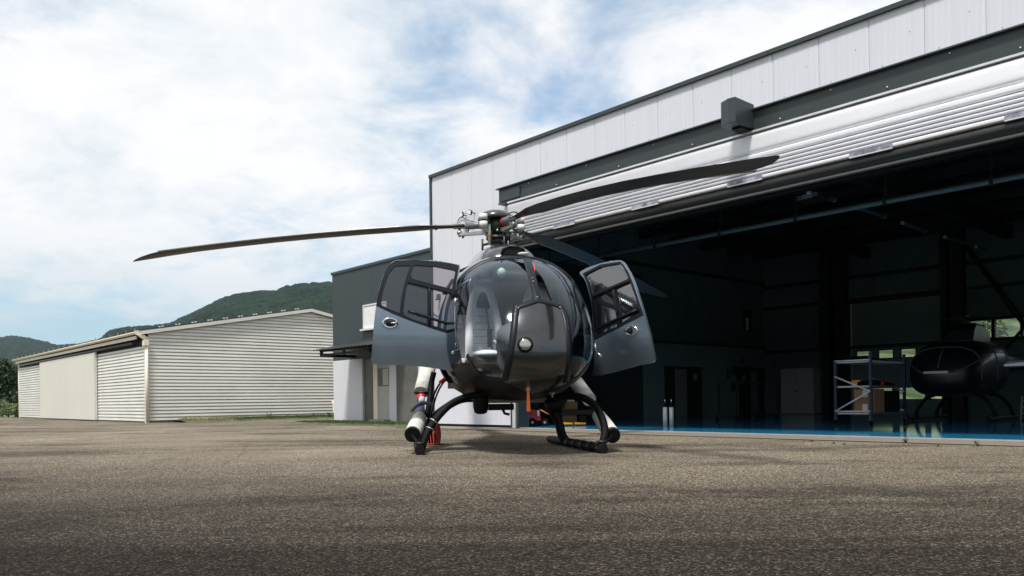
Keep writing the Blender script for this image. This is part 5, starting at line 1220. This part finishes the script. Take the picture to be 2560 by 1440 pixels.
def build_cabin():
    # floor, rear bulkhead and lining
    X(MB().hexa([Hx(2.0, -.35, .74), Hx(2.0, .35, .74), Hx(-.35, .66, .74), Hx(-.35, -.66, .74), Hx(2.0, -.35, .78), Hx(2.0, .35, .78), Hx(-.35, .66, .78), Hx(-.35, -.66, .78)]), 'cabin_floor', M_inner)
    X(MB().box(Hx(-.35, -.66, .75), HL * 1.32, HF * .04, UZ * 1.2), 'bulkhead', M_inner)
    X(MB().box(Hx(-.3, -.72, 1.98), HL * 1.44, HF * 1.2, UZ * .03), 'headliner', M_inner)
    # instrument console with rounded glareshield
    cs = Hx(1.72, .10, 0); mb = MB(); n = 20; vs = []
    for x, w, z in ((1.92, .20, 1.22), (1.88, .30, 1.34), (1.78, .38, 1.42), (1.62, .42, 1.47), (1.48, .42, 1.47), (1.47, .40, 1.2), (1.50, .30, .95)):
        for j in range(n + 1): a = math.pi * j / n; vs.append(Hx(x, .13 + w * math.cos(a), (z - .22) + .22 * math.sin(a) ** .6))
    mb.add(vs, [(i * (n + 1) + j, i * (n + 1) + j + 1, (i + 1) * (n + 1) + j + 1, (i + 1) * (n + 1) + j) for i in range(6) for j in range(n)], True); X(mb, 'glareshield', M_greydash, solid=.01)
    X(MB().box(Hx(1.48, -.05, .78), HL * .36, HF * .30, UZ * .50), 'centre_console', M_inner, bevel=.03)
    X(MB().box(Hx(2.02, -.30, .78), HL * .52, HF * .05, UZ * .12), 'pedal_box', M_darkmetal)
    # seats: pale covers with a rounded tubular head frame
    for yo in (-.30, .37):
        s = X(MB().box(Hx(.55, yo - .24, .96), HL * .48, HF * .50, UZ * .13), 'seat', M_inner, bevel=.04)
        bk_ = [(.62, 1.05), (.55, 1.30), (.50, 1.55), (.47, 1.72)]
        mb = MB(); vs = []
        for x, z in bk_: vs += [Hx(x, yo - .15, z), Hx(x, yo + .15, z), Hx(x - .06, yo + .15, z), Hx(x - .06, yo - .15, z)]
        mb.add(vs, [(i * 4 + j, i * 4 + (j + 1) % 4, (i + 1) * 4 + (j + 1) % 4, (i + 1) * 4 + j) for i in range(3) for j in range(4)] + [(0, 1, 2, 3), (12, 13, 14, 15)], False); mb.build('seat_back', M_seat, s)
        for k in range(7): z = 1.10 + k * .085; MB().box(Hx(.655 - .018 * k, yo - .14, z), HL * .28, HF * .006, UZ * .006).build('quilt_seam', M_greydash, s)
        arc = catmull([Hx(.72, yo - .20, 1.05), Hx(.66, yo - .185, 1.40), Hx(.60, yo - .15, 1.70), Hx(.57, yo - .09, 1.90), Hx(.56, yo, 1.96), Hx(.57, yo + .08, 1.90), Hx(.60, yo + .13, 1.70), Hx(.66, yo + .175, 1.40), Hx(.72, yo + .20, 1.05)], 6)
        MB().tube(arc, .050, 14).build('head_bolster', M_seat, s)
        MB().tube(catmull([Hx(.62, yo + .02, 1.76), Hx(.68, yo + .03, 1.6), Hx(.70, yo + .06, 1.35), Hx(.74, yo + .08, 1.15)], 5), .028, 8, flat=.35).build('harness', M_navy, s)
        MB().box(Hx(.73, yo + .02, 1.22), HL * .06, HF * .02, UZ * .22).build('harness_reel', M_navy, s)
        MB().box(Hx(.60, yo - .22, .78), HL * .44, HF * .4, UZ * .17).build('seat_base', M_inner, s)
        MB().tube(catmull([Hx(1.12, yo + .13, .84), Hx(1.16, yo + .13, 1.0), Hx(1.10, yo + .11, 1.2), Hx(1.05, yo + .05, 1.28)], 5), .016, 10).build('control_stick', M_chrome, s)
        mb = MB(); mb.ball(Hx(.85, yo, 1.12), .20, .25, .06, n=20, m=10); mb.build('seat_cushion', M_seat, s)
    for yo in (-.35, .35):
        s = X(MB().box(Hx(-.25, yo - .25, 1.0), HL * .5, HF * .42, UZ * .12), 'seat', M_seat, bevel=.04); MB().box(Hx(-.27, yo - .24, 1.1), HL * .48, HF * .10, UZ * .6).build('seat_back', M_seat, s)
    X(MB().ball(at(1254, 682, 8.9), .050, .05, .058, n=18, m=12), 'magnetic_compass', M_green)
    X(MB().tube([at(1254, 668, 8.9), at(1254, 650, 8.95)], .006, 6), 'compass_mount', M_black)
    X(MB().tube(catmull([at(1334, 660, 8.75), at(1337, 675, 8.7), at(1334, 688, 8.7), at(1331, 675, 8.72)], 5), .008, 6), 'red_pull_tag', M_redplastic)
    X(MB().box(Hx(1.0, -.25, 2.02), HL * .5, HF * .22, UZ * .05), 'overhead_panel', M_inner)
build_cabin()

# ------------------------------------------------------------------ things round the helicopter
def build_apron_items():
    g = on_ground(1084, 1113); Y = g.y; s = Y / 2000
    t = thing('fire_extinguisher', g, 'red wheeled fire extinguisher box with a dark hood behind the left skid', 'fire extinguisher')
    c = at(1068, 1112, Y); MB().box(c, Vector((18 * s, 0, 0)), Vector((0, .25, 0)), UZ * 48 * s).build('box_side', mat('pale_red', (.48, .07, .045), .5), t, bevel=.006)
    prof = [(1083, 1113), (1100, 1113), (1103, 1090), (1101, 1068), (1094, 1054), (1084, 1050), (1074, 1060)]
    MB().prism([at(a, b, Y + .03) for a, b in prof], [at(a, b, Y + .3) for a, b in prof]).build('hood', mat('dark_red', (.20, .012, .010), .5), t, bevel=.012)
    MB().tube([at(1086, 1080, Y + .02), at(1086, 1082, Y - .02)], .014, 8).tube([at(1090, 1062, Y), at(1094, 1062, Y)], .012, 8).build('valve', M_alu, t)
    p = [at(1112, 948, 9.5), at(1101, 957, 9.45), at(1088, 980, 9.5), at(1078, 1010, 9.55), at(1070, 1050, 9.6), at(1074, 1108, 9.7)]
    c = MB().tube(catmull(p, 6), .012, 8).build('power_cable', M_rubber, label='black ground power cable with a red plug at the helicopter flank', cat='cable')
    p2 = [q + Vector((.03, .03, 0)) for q in p]; MB().tube(catmull(p2, 6), .011, 8).build('second_lead', M_rubber, c)
    MB().tube([at(1112, 947, 9.47), at(1100, 956, 9.42)], .022, 8).build('plug', M_redplastic, c)
    # inside the entrance: red tug, pallet truck and boxes
    def G(px, py): return on_plane(px, py, Vector((0, 0, .014)), UZ)
    b = G(1322, 1066); s = b.y / 2000
    t = thing('battery_cart', b, 'red ground power cart on black wheels just inside the hangar', 'cart')
    MB().hexa([at(1322, 1052, b.y), at(1352, 1052, b.y), at(1352, 1052, b.y + .6), at(1322, 1052, b.y + .6), at(1322, 1022, b.y), at(1350, 1028, b.y), at(1350, 1028, b.y + .6), at(1322, 1022, b.y + .6)]).build('body', M_red, t, bevel=.01)
    for x in (1331, 1362):
        c = at(x, 1056, b.y - .04); w = MB().tube([c, c + Vector((0, .08, 0))], .09, 18).build('wheel', M_rubber, t); MB().tube([c - Vector((0, .01, 0)), c + Vector((0, .02, 0))], .03, 10).build('wheel_hub', M_alu, w)
    MB().tube([at(1350, 1024, b.y), at(1372, 1036, b.y)], .012, 6).build('tow_bar', M_yellow, t); MB().box(at(1344, 1040, b.y - .02), Vector((.03, 0, 0)), Vector((0, -.01, 0)), UZ * .12).build('placard', M_tape, t)
    b = G(1450, 1064); s = b.y / 2000
    t = thing('pallet_truck', b, 'yellow pallet truck with low forks on the blue floor', 'pallet truck')
    for a, c in ((1407, 1432), (1436, 1465)):
        f = MB().hexa([at(a, 1061, b.y), at(c, 1061, b.y), at(c, 1060, b.y + .8), at(a, 1060, b.y + .8), at(a, 1056, b.y), at(c, 1057, b.y), at(c, 1056, b.y + .8), at(a, 1055, b.y + .8)]).build('fork', M_yellow, t); MB().tube([at(c - 8, 1062.5, b.y), at(c - 8, 1062.5, b.y + .05)], .02, 8).build('roller', M_rubber, f)
    MB().box(at(1448, 1056, b.y + .7), Vector((.16, 0, 0)), Vector((0, .1, 0)), UZ * .14).build('pump_housing', M_black, t)
    bb = G(1407, 1060); Yb = bb.y + .9
    for (x0, x1, y0, y1, lab) in ((1406, 1442, 1056, 1038, 'lower brown cardboard box standing on the yellow pallet truck'), (1406, 1444, 1024, 1005, 'upper brown cardboard box on the dark pallet above the truck')):
        t = MB().box(at(x0, y0, Yb), Vector(((x1 - x0) * Yb / 2000, 0, 0)), Vector((0, .4, 0)), UZ * ((y0 - y1) * Yb / 2000)).build('cardboard_box', M_card, label=lab, cat='box', group='cardboard boxes by the pallet truck', bevel=.004)
    t = MB().box(at(1400, 1037, Yb - .05), Vector((88 * Yb / 2000, 0, 0)), Vector((0, .6, 0)), UZ * (11 * Yb / 2000)).build('dark_crate', mat('crate_brown', (.06, .045, .04), .7), label='long dark crate lying between the two cardboard boxes', cat='crate')
    MB().box(at(1418, 1004, Yb), Vector((18 * Yb / 2000, 0, 0)), Vector((0, .2, 0)), UZ * .04).build('paper_stack', M_tape, label='pale papers lying on the upper cardboard box', cat='paper')
build_apron_items()

def build_trolley():
    fl = Vector((0, 0, .014)); P2 = on_plane(2178, 1062, fl, UZ); P1 = P2 - DU * .70; P3 = P2 + DN * 1.55; P4 = P1 + DN * 1.55
    t = thing('shelf_trolley', (P1 + P3) / 2 - UZ * 0, 'blue wheeled shelf trolley with white bracing inside the hangar', 'shelf trolley')
    s = P2.y / 2000; H1 = (1062 - 905) * s; tall = (1062 - 880) * s
    for p, h in ((P1, H1 + .03), (P2, tall), (P3, tall), (P4, H1 + .03)):
        MB().box(p + UZ * .10 - DU * .025 - DN * .025, DU * .05, DN * .05, UZ * (h - .1)).build('post', M_blue, t)
        w = MB().tube([p + UZ * .055 - DU * .018, p + UZ * .055 + DU * .018], .055, 14).build('castor', M_rubber, t); MB().box(p + UZ * .06 - DU * .03 - DN * .02, DU * .06, DN * .04, UZ * .05).build('castor_fork', M_chrome, w)
    zs = [.20, (1062 - 968) * s, H1]
    for k, z in enumerate(zs): MB().box(P1 + UZ * z, DU * .70, DN * 1.55, UZ * .035).build('shelf', M_lightgrey if k == 2 else M_alu, t)
    M_w = mat('white_tube', (.85, .85, .85), .35)
    for q in (Vector((0, 0, 0)), DN * 1.55):
        off = -DN * .035 + q
        A = P1 + UZ * (1052 - 929) * s + off; Bp = P2 + UZ * ((1062 - 978) * s) + off; Cc = P1 + UZ * .26 + off; D = P2 + UZ * .26 + off
        MB().tube([A, Bp], .016, 8).build('brace', M_w, t); MB().tube([Bp, Cc], .016, 8).build('brace', M_w, t); MB().tube([Cc, D], .014, 8).build('brace', M_w, t)
    MB().tube([P1 + UZ * (H1 + .045) - DN * .03, P2 + UZ * (H1 + .045) - DN * .03], .016, 8).build('top_rail', M_w, t)
    b = P1 + UZ * (.236) + DU * .33 + DN * .08
    c = MB().box(b, DU * .40, DN * .45, UZ * .46).build('cardboard_box', M_card, label='tall brown cardboard box with white labels on the trolley bottom shelf', cat='box', bevel=.004)
    for z in (.0, .28): MB().box(b + DU * .17 - DN * .004 + UZ * (z + .02), DU * .10, DN * .003, UZ * .14).build('paper_label', M_tape, c)
    c = MB().box(b + DN * .62, DU * .40, DN * .55, UZ * .42).build('black_case', M_black, label='black case on the trolley bottom shelf behind the cardboard box', cat='case', bevel=.01)
    z = zs[1] + .036
    MB().box(P1 + UZ * z + DU * .28 + DN * .1, DU * .17, DN * .2, UZ * .11).build('orange_box', M_yellow, label='small orange box on the middle shelf of the trolley', cat='box')
    MB().tube([P2 + UZ * (z + .04) + DN * .45, P2 + UZ * (z + .06) + DN * .75 - DU * .05], .035, 10).build('red_tool', M_redplastic, label='red tool lying on the middle shelf of the trolley', cat='tool')
    m = MB(); m.hexa([P2 + UZ * z + DN * .05 - DU * .3, P2 + UZ * z + DN * .05, P2 + UZ * z + DN * 1.2, P2 + UZ * z + DN * 1.2 - DU * .3, P2 + UZ * (z + .10) + DN * .1 - DU * .3, P2 + UZ * (z + .12) + DN * .2, P2 + UZ * (z + .04) + DN * 1.1, P2 + UZ * (z + .05) + DN * 1.1 - DU * .3])
    m.build('folded_cover', M_rubber, label='black folded cover on the middle shelf of the trolley', cat='cover', bevel=.02)
    z = H1 + .036; m = MB(); pr = [(0, 0), (.15, .10), (.35, .09), (.7, .06), (1.0, .05), (1.3, .0)]
    m.prism([P1 + DU * .25 + DN * a + UZ * (z + b) for a, b in pr], [P1 + DU * .55 + DN * a + UZ * (z + b) for a, b in pr]); m.build('panel_fairing', M_black, label='long black fairing lying on the top shelf of the trolley', cat='fairing')
build_trolley()

def build_second_helicopter():
    fl = Vector((0, 0, .014)); base = on_plane(2408, 1050, fl, UZ)
    F2 = Vector((-.70, -.71, 0)).normalized(); L2 = Vector((-F2.y, F2.x, 0))
    t = thing('helicopter', base, 'nearly black helicopter standing in the dark hangar behind the trolley', 'helicopter')
    Q = lambda x, y, z: base + F2 * x + L2 * y + UZ * z
    cs = [(1.75, .95, .95, 0, .95, 2), (1.70, 1.12, .72, .30, .95, 2.2), (1.5, 1.38, .58, .58, 1.0, 2.6), (1.1, 1.62, .53, .72, 1.0, 3.0), (.5, 1.72, .52, .76, 1.03, 3.2), (-.6, 1.74, .55, .74, 1.1, 3.0), (-1.4, 1.65, .7, .55, 1.2, 2.6), (-2.2, 1.55, 1.0, .28, 1.3, 2.1), (-6, 1.5, 1.25, .13, 1.38, 2.0)]
    f = hull_fn(cs, 1.75); mb = MB(); nt, na = 60, 56; vs = []
    for i in range(nt):
        tt = math.sqrt(7.7) * i / (nt - 1)
        for j in range(na): x, y, z = f(tt, 2 * math.pi * j / na); vs.append(Q(x, y, z))
    mb.add(vs, [(i * na + j, i * na + (j + 1) % na, (i + 1) * na + (j + 1) % na, (i + 1) * na + j) for i in range(nt - 1) for j in range(na)], True); mb.build('fuselage', M_dark2, t)
    def ring(xs, m_=M_greydash, r=.012, a0=-.2, a1=3.34):
        pts = []
        for k in range(30):
            a = a0 + (a1 - a0) * k / 29; x, y, z = f(math.sqrt(1.75 - xs), a); pts.append(Q(x, y * 1.005, z))
        return MB().tube(pts, r, 6).build('door_frame', m_, t)
    ring(1.25); ring(.35); ring(-.55)
    for an in (1.571, .35, 2.79):
        pts = [Q(*[c * (1.004 if i == 1 else 1) for i, c in enumerate(f(math.sqrt(1.75 - x), an))]) for x in np.linspace(1.70, 1.2, 12)]; MB().tube(pts, .016, 6).build('windscreen_post', M_greydash, t)
    for sgn in (0, 1):
        pts = [Q(*f(math.sqrt(1.75 - x), .45 if sgn else math.pi - .45)) for x in np.linspace(1.2, -1.2, 20)]; MB().tube(pts, .010, 6).build('waist_line', M_greydash, t)
    # gearbox fairing with lit side opening
    pr = [(.25, 1.70), (.15, 1.98), (-.05, 2.14), (-.75, 2.12), (-1.1, 1.95), (-1.3, 1.62)]
    MB().prism([Q(x, -.27, z) for x, z in pr], [Q(x, .27, z) for x, z in pr]).build('gearbox_fairing', M_dark2, t, bevel=.05)
    MB().box(Q(-.05, -.281, 1.80), F2 * -.25, L2 * .01, UZ * .20).build('intake_grille', M_greydash, t)
    MB().tube([Q(-.3, 0, 2.12), Q(-.3, 0, 2.30)], .05, 10).build('rotor_mast', M_darkmetal, t)
    for a in (0, 120, 240):
        d = F2 * math.cos(R(a + 20)) + L2 * math.sin(R(a + 20)); c = Q(-.3, 0, 2.28); MB().tube([c, c + d * .5], .04, 8, flat=.6).build('rotor_arm', M_darkmetal, t)
    # nose strip light, skids
    MB().box(Q(1.70, -.26, 1.0) + F2 * .04, L2 * .46, F2 * .015, UZ * .05).build('nose_strip', M_lightgrey, t)
    for s in (-1, 1):
        MB().tube([Q(1.3, s * .78, .16), Q(1.1, s * .78, .05), Q(-1.6, s * .78, .05)], .04, 10).build('landing_skid', M_darkmetal, t)
        for x in (.6, -.8): MB().tube(catmull([Q(x, s * .3, .58), Q(x, s * .55, .50), Q(x, s * .74, .25), Q(x, s * .78, .05)], 5), .04, 10).build('cross_tube', M_black, t)
    MB().tube([Q(-1.6, -.9, 1.16), Q(-1.9, .9, 1.2)], .3, 4, flat=.05).build('open_cowl', M_lightgrey, t)
    # pale workbench arm to the right
    a = fac_uz(2500, 905, 5.0)
    o = B(fac_uz(2530, 915, 4.0)[0], 4.0, fac_uz(2530, 915, 4.0)[1])
    t2 = thing('engine_stand', B(fac_uz(2530, 915, 4.0)[0], 4.0, 0), 'pale open cowling panel on a stand right of the dark helicopter', 'stand')
    MB().hexa([o - DU * .12, o + DU * .9, o + DU * .9 + DN * .5, o - DU * .1 + DN * .5, o - DU * .12 + UZ * .03, o + DU * .9 + UZ * .12, o + DU * .9 + DN * .5 + UZ * .12, o - DU * .2 + DN * .5 + UZ * .1]).build('panel', M_lightgrey, t2)
    for q in (.45, .8): MB().box(o + DU * q + DN * .2 - UZ * (o.z - .02), DU * .04, DN * .04, UZ * (o.z - .02)).build('leg', M_steelin, t2)
    # small ladder at the right edge
    p = on_plane(2552, 1048, fl, UZ)
    t3 = thing('step_ladder', p, 'small pale step ladder at the right edge of the photo inside the hangar', 'ladder')
    for q in (0, .35): MB().tube([p + DU * q, p + DU * q + DN * .1 + UZ * .5], .014, 8).build('rail', M_lightgrey, t3)
    for k in range(3): MB().box(p + DN * (.02 + .03 * k) + UZ * (.12 + .14 * k), DU * .35, DN * .05, UZ * .015).build('step', M_lightgrey, t3)
build_second_helicopter()

# ------------------------------------------------------------------ vegetation
def leaf_cloud(mb, c, rx, ry, rz, n, size, shell=.55):
    for _ in range(n):
        while True:
            d = Vector((random.gauss(0, 1), random.gauss(0, 1), random.gauss(0, 1)))
            if d.length > .01: break
        d.normalize(); r = shell + (1 - shell) * random.random() ** .5
        p = Vector((c[0] + d.x * rx * r, c[1] + d.y * ry * r, c[2] + d.z * rz * r))
        a = Vector((random.uniform(-1, 1), random.uniform(-1, 1), random.uniform(-1, 1))).normalized(); b = a.cross(d + Vector((.1, .2, .3))).normalized(); s = size * random.uniform(.6, 1.4)
        mb.add([p - a * s, p - b * s * .45, p + a * s, p + b * s * .45], [(0, 1, 2, 3)])
def build_trees():
    specs = [((-2, 905, 62), 3.4, 6.2, 'dark broadleaf tree at the left edge behind the cream shed'), ((30, 915, 70), 3.0, 5.4, 'dark broadleaf tree rising beside the far end of the cream shed'), ((-70, 880, 66), 4.2, 8, 'dark tall tree just outside the left edge of the view'), ((62, 935, 78), 2.6, 4.6, 'small dark tree half hidden behind the cream shed')]
    for (px, py, Y), rad, h, lab in specs:
        b = at(px, 1000, Y); b.z = 0; h = (at(px, py, Y).z + .3)
        h = max(h, 3.2)
        t = thing('broadleaf_tree', b, lab, 'tree', 'dark trees left of the shed')
        MB().tube([b, b + Vector((.1, 0, h * .3)), b + Vector((-.05, .1, h * .7))], [.25, .2, .08], 10).build('trunk', M_bark, t)
        mb = MB()
        for k in range(26):
            a = random.uniform(0, 6.28); q = random.uniform(.1, .8) * rad; zz = h * random.uniform(.18, .86); r = rad * random.uniform(.28, .5) * (1 - .35 * zz / h)
            leaf_cloud(mb, (b.x + math.cos(a) * q * (1.1 - zz / h), b.y + math.sin(a) * q * (1.1 - zz / h), zz), r, r, r * .7, 230, .15)
        mb.build('crown', M_leafd, t)
    # roadside shrubs at the far left
    for k, (px, py, Y, r) in enumerate([(5, 1030, 44, .75), (22, 1022, 43, .7), (38, 1028, 42, .65), (-22, 1026, 44, .9), (46, 1034, 41.5, .5)]):
        b = at(px, 1040, Y); b.z = 0; t = thing('shrub', b, ['pale green shrub second from the left edge', 'taller pale shrub with tiny white flowers beside the shed end', 'grey green shrub close to the far shed corner', 'pale shrub cut off by the left edge of the photo', 'small shrub touching the far corner of the cream shed'][k], 'shrub', 'shrubs by the far end of the shed')
        mb = MB()
        for q in range(7): leaf_cloud(mb, (b.x + random.uniform(-r, r) * .6, b.y + random.uniform(-r, r) * .6, r * random.uniform(.3, .95)), r * .5, r * .5, r * .45, 90, .06)
        mb.build('foliage', M_leafl, t); MB().tube([b, b + UZ * r * .8], .03, 6).build('stem', M_bark, t)
    # bushes on the slope behind the hangar
    for k in range(26):
        x = random.uniform(38, 62); y = random.uniform(70, 120); z = 40 * ((y - 62) / 110) ** 1.2; r = random.uniform(1.2, 2.4)
        bush = MB() if k == 0 else bush; leaf_cloud(bush, (x, y, z + r * .3), r, r, r * .7, 260, .3, .4)
    bush.build('slope_bushes', M_leafl, label='scattered bushes on the slope seen through the rear hangar windows', cat='bushes', kind='stuff')
    # grass and weeds
    mb = MB(); dr = MB()
    def blade(m, p, h, w):
        a = random.uniform(0, 6.28); d = Vector((math.cos(a), math.sin(a), 0)); l = Vector((random.uniform(-.4, .4), random.uniform(-.4, .4), 1)) * h
        m.add([p - d * w, p + d * w, p + l], [(0, 1, 2)])
    for _ in range(9000):
        w = random.uniform(2.4, 7.8); u = .05 + abs(random.gauss(0, .42)); 
        if u < 1.15: blade(mb, S(u, w, .05), random.uniform(.03, .11), .012)
    for _ in range(1200): blade(dr, S(random.uniform(.05, .9), random.uniform(.9, 2.8), .05), random.uniform(.05, .16), .008)
    for _ in range(4500): blade(mb, B(random.uniform(-5.4, -.15), random.uniform(-.8, .2), .05), random.uniform(.02, .06), .010)
    mb.build('grass', M_grass, label='short green grass along the shed gable and annex', cat='grass', kind='stuff'); dr.build('dry_grass', M_dry, label='pale dry grass at the near end of the shed gable', cat='grass', kind='stuff')
    def weed(p, h, n, lab, name='weed', m=M_grass, grp='weeds'):
        w = MB()
        for _ in range(n):
            a = random.uniform(0, 6.28); d = Vector((math.cos(a), math.sin(a), 0)); l = h * random.uniform(.4, 1); q = p + d * l * .4 + UZ * l * random.uniform(.4, 1)
            w.tube([p, q], .003, 4); s = d.cross(UZ); w.add([q - s * .02, q + d * .05, q + s * .02, q - d * .02], [(0, 1, 2, 3)])
        w.build(name, m, label=lab, cat='weed', group=grp, loc=p)
    weed(S(.35, 3.9, .08), .26, 30, 'tall leafy weed at the foot of the shed gable'); weed(S(.3, 5.6, .08), .2, 25, 'leafy weed in the middle of the shed gable foot'); weed(S(.3, 6.2, .08), .22, 30, 'bushy weed near the annex corner of the gable')
    g = on_ground(2265, 1108); weed(g, .09, 14, 'small weed sprouting from the drain channel left of the other'); g = on_ground(2446, 1116); weed(g, .11, 8, 'thin weed standing in the drain channel near the right edge')
    for px, py in [(2030, 1104), (2085, 1110), (2110, 1112), (2345, 1116)]:
        g = on_ground(px, py); weed(g, .035, 6, 'tiny tuft growing in the tarmac crack, ' + {2030: 'leftmost and farthest of the four', 2085: 'second from the left of the four', 2110: 'third from the left of the four', 2345: 'apart from the others nearest the small weed'}[px], 'grass_tuft', M_grass, 'tufts in the tarmac crack')
build_trees()
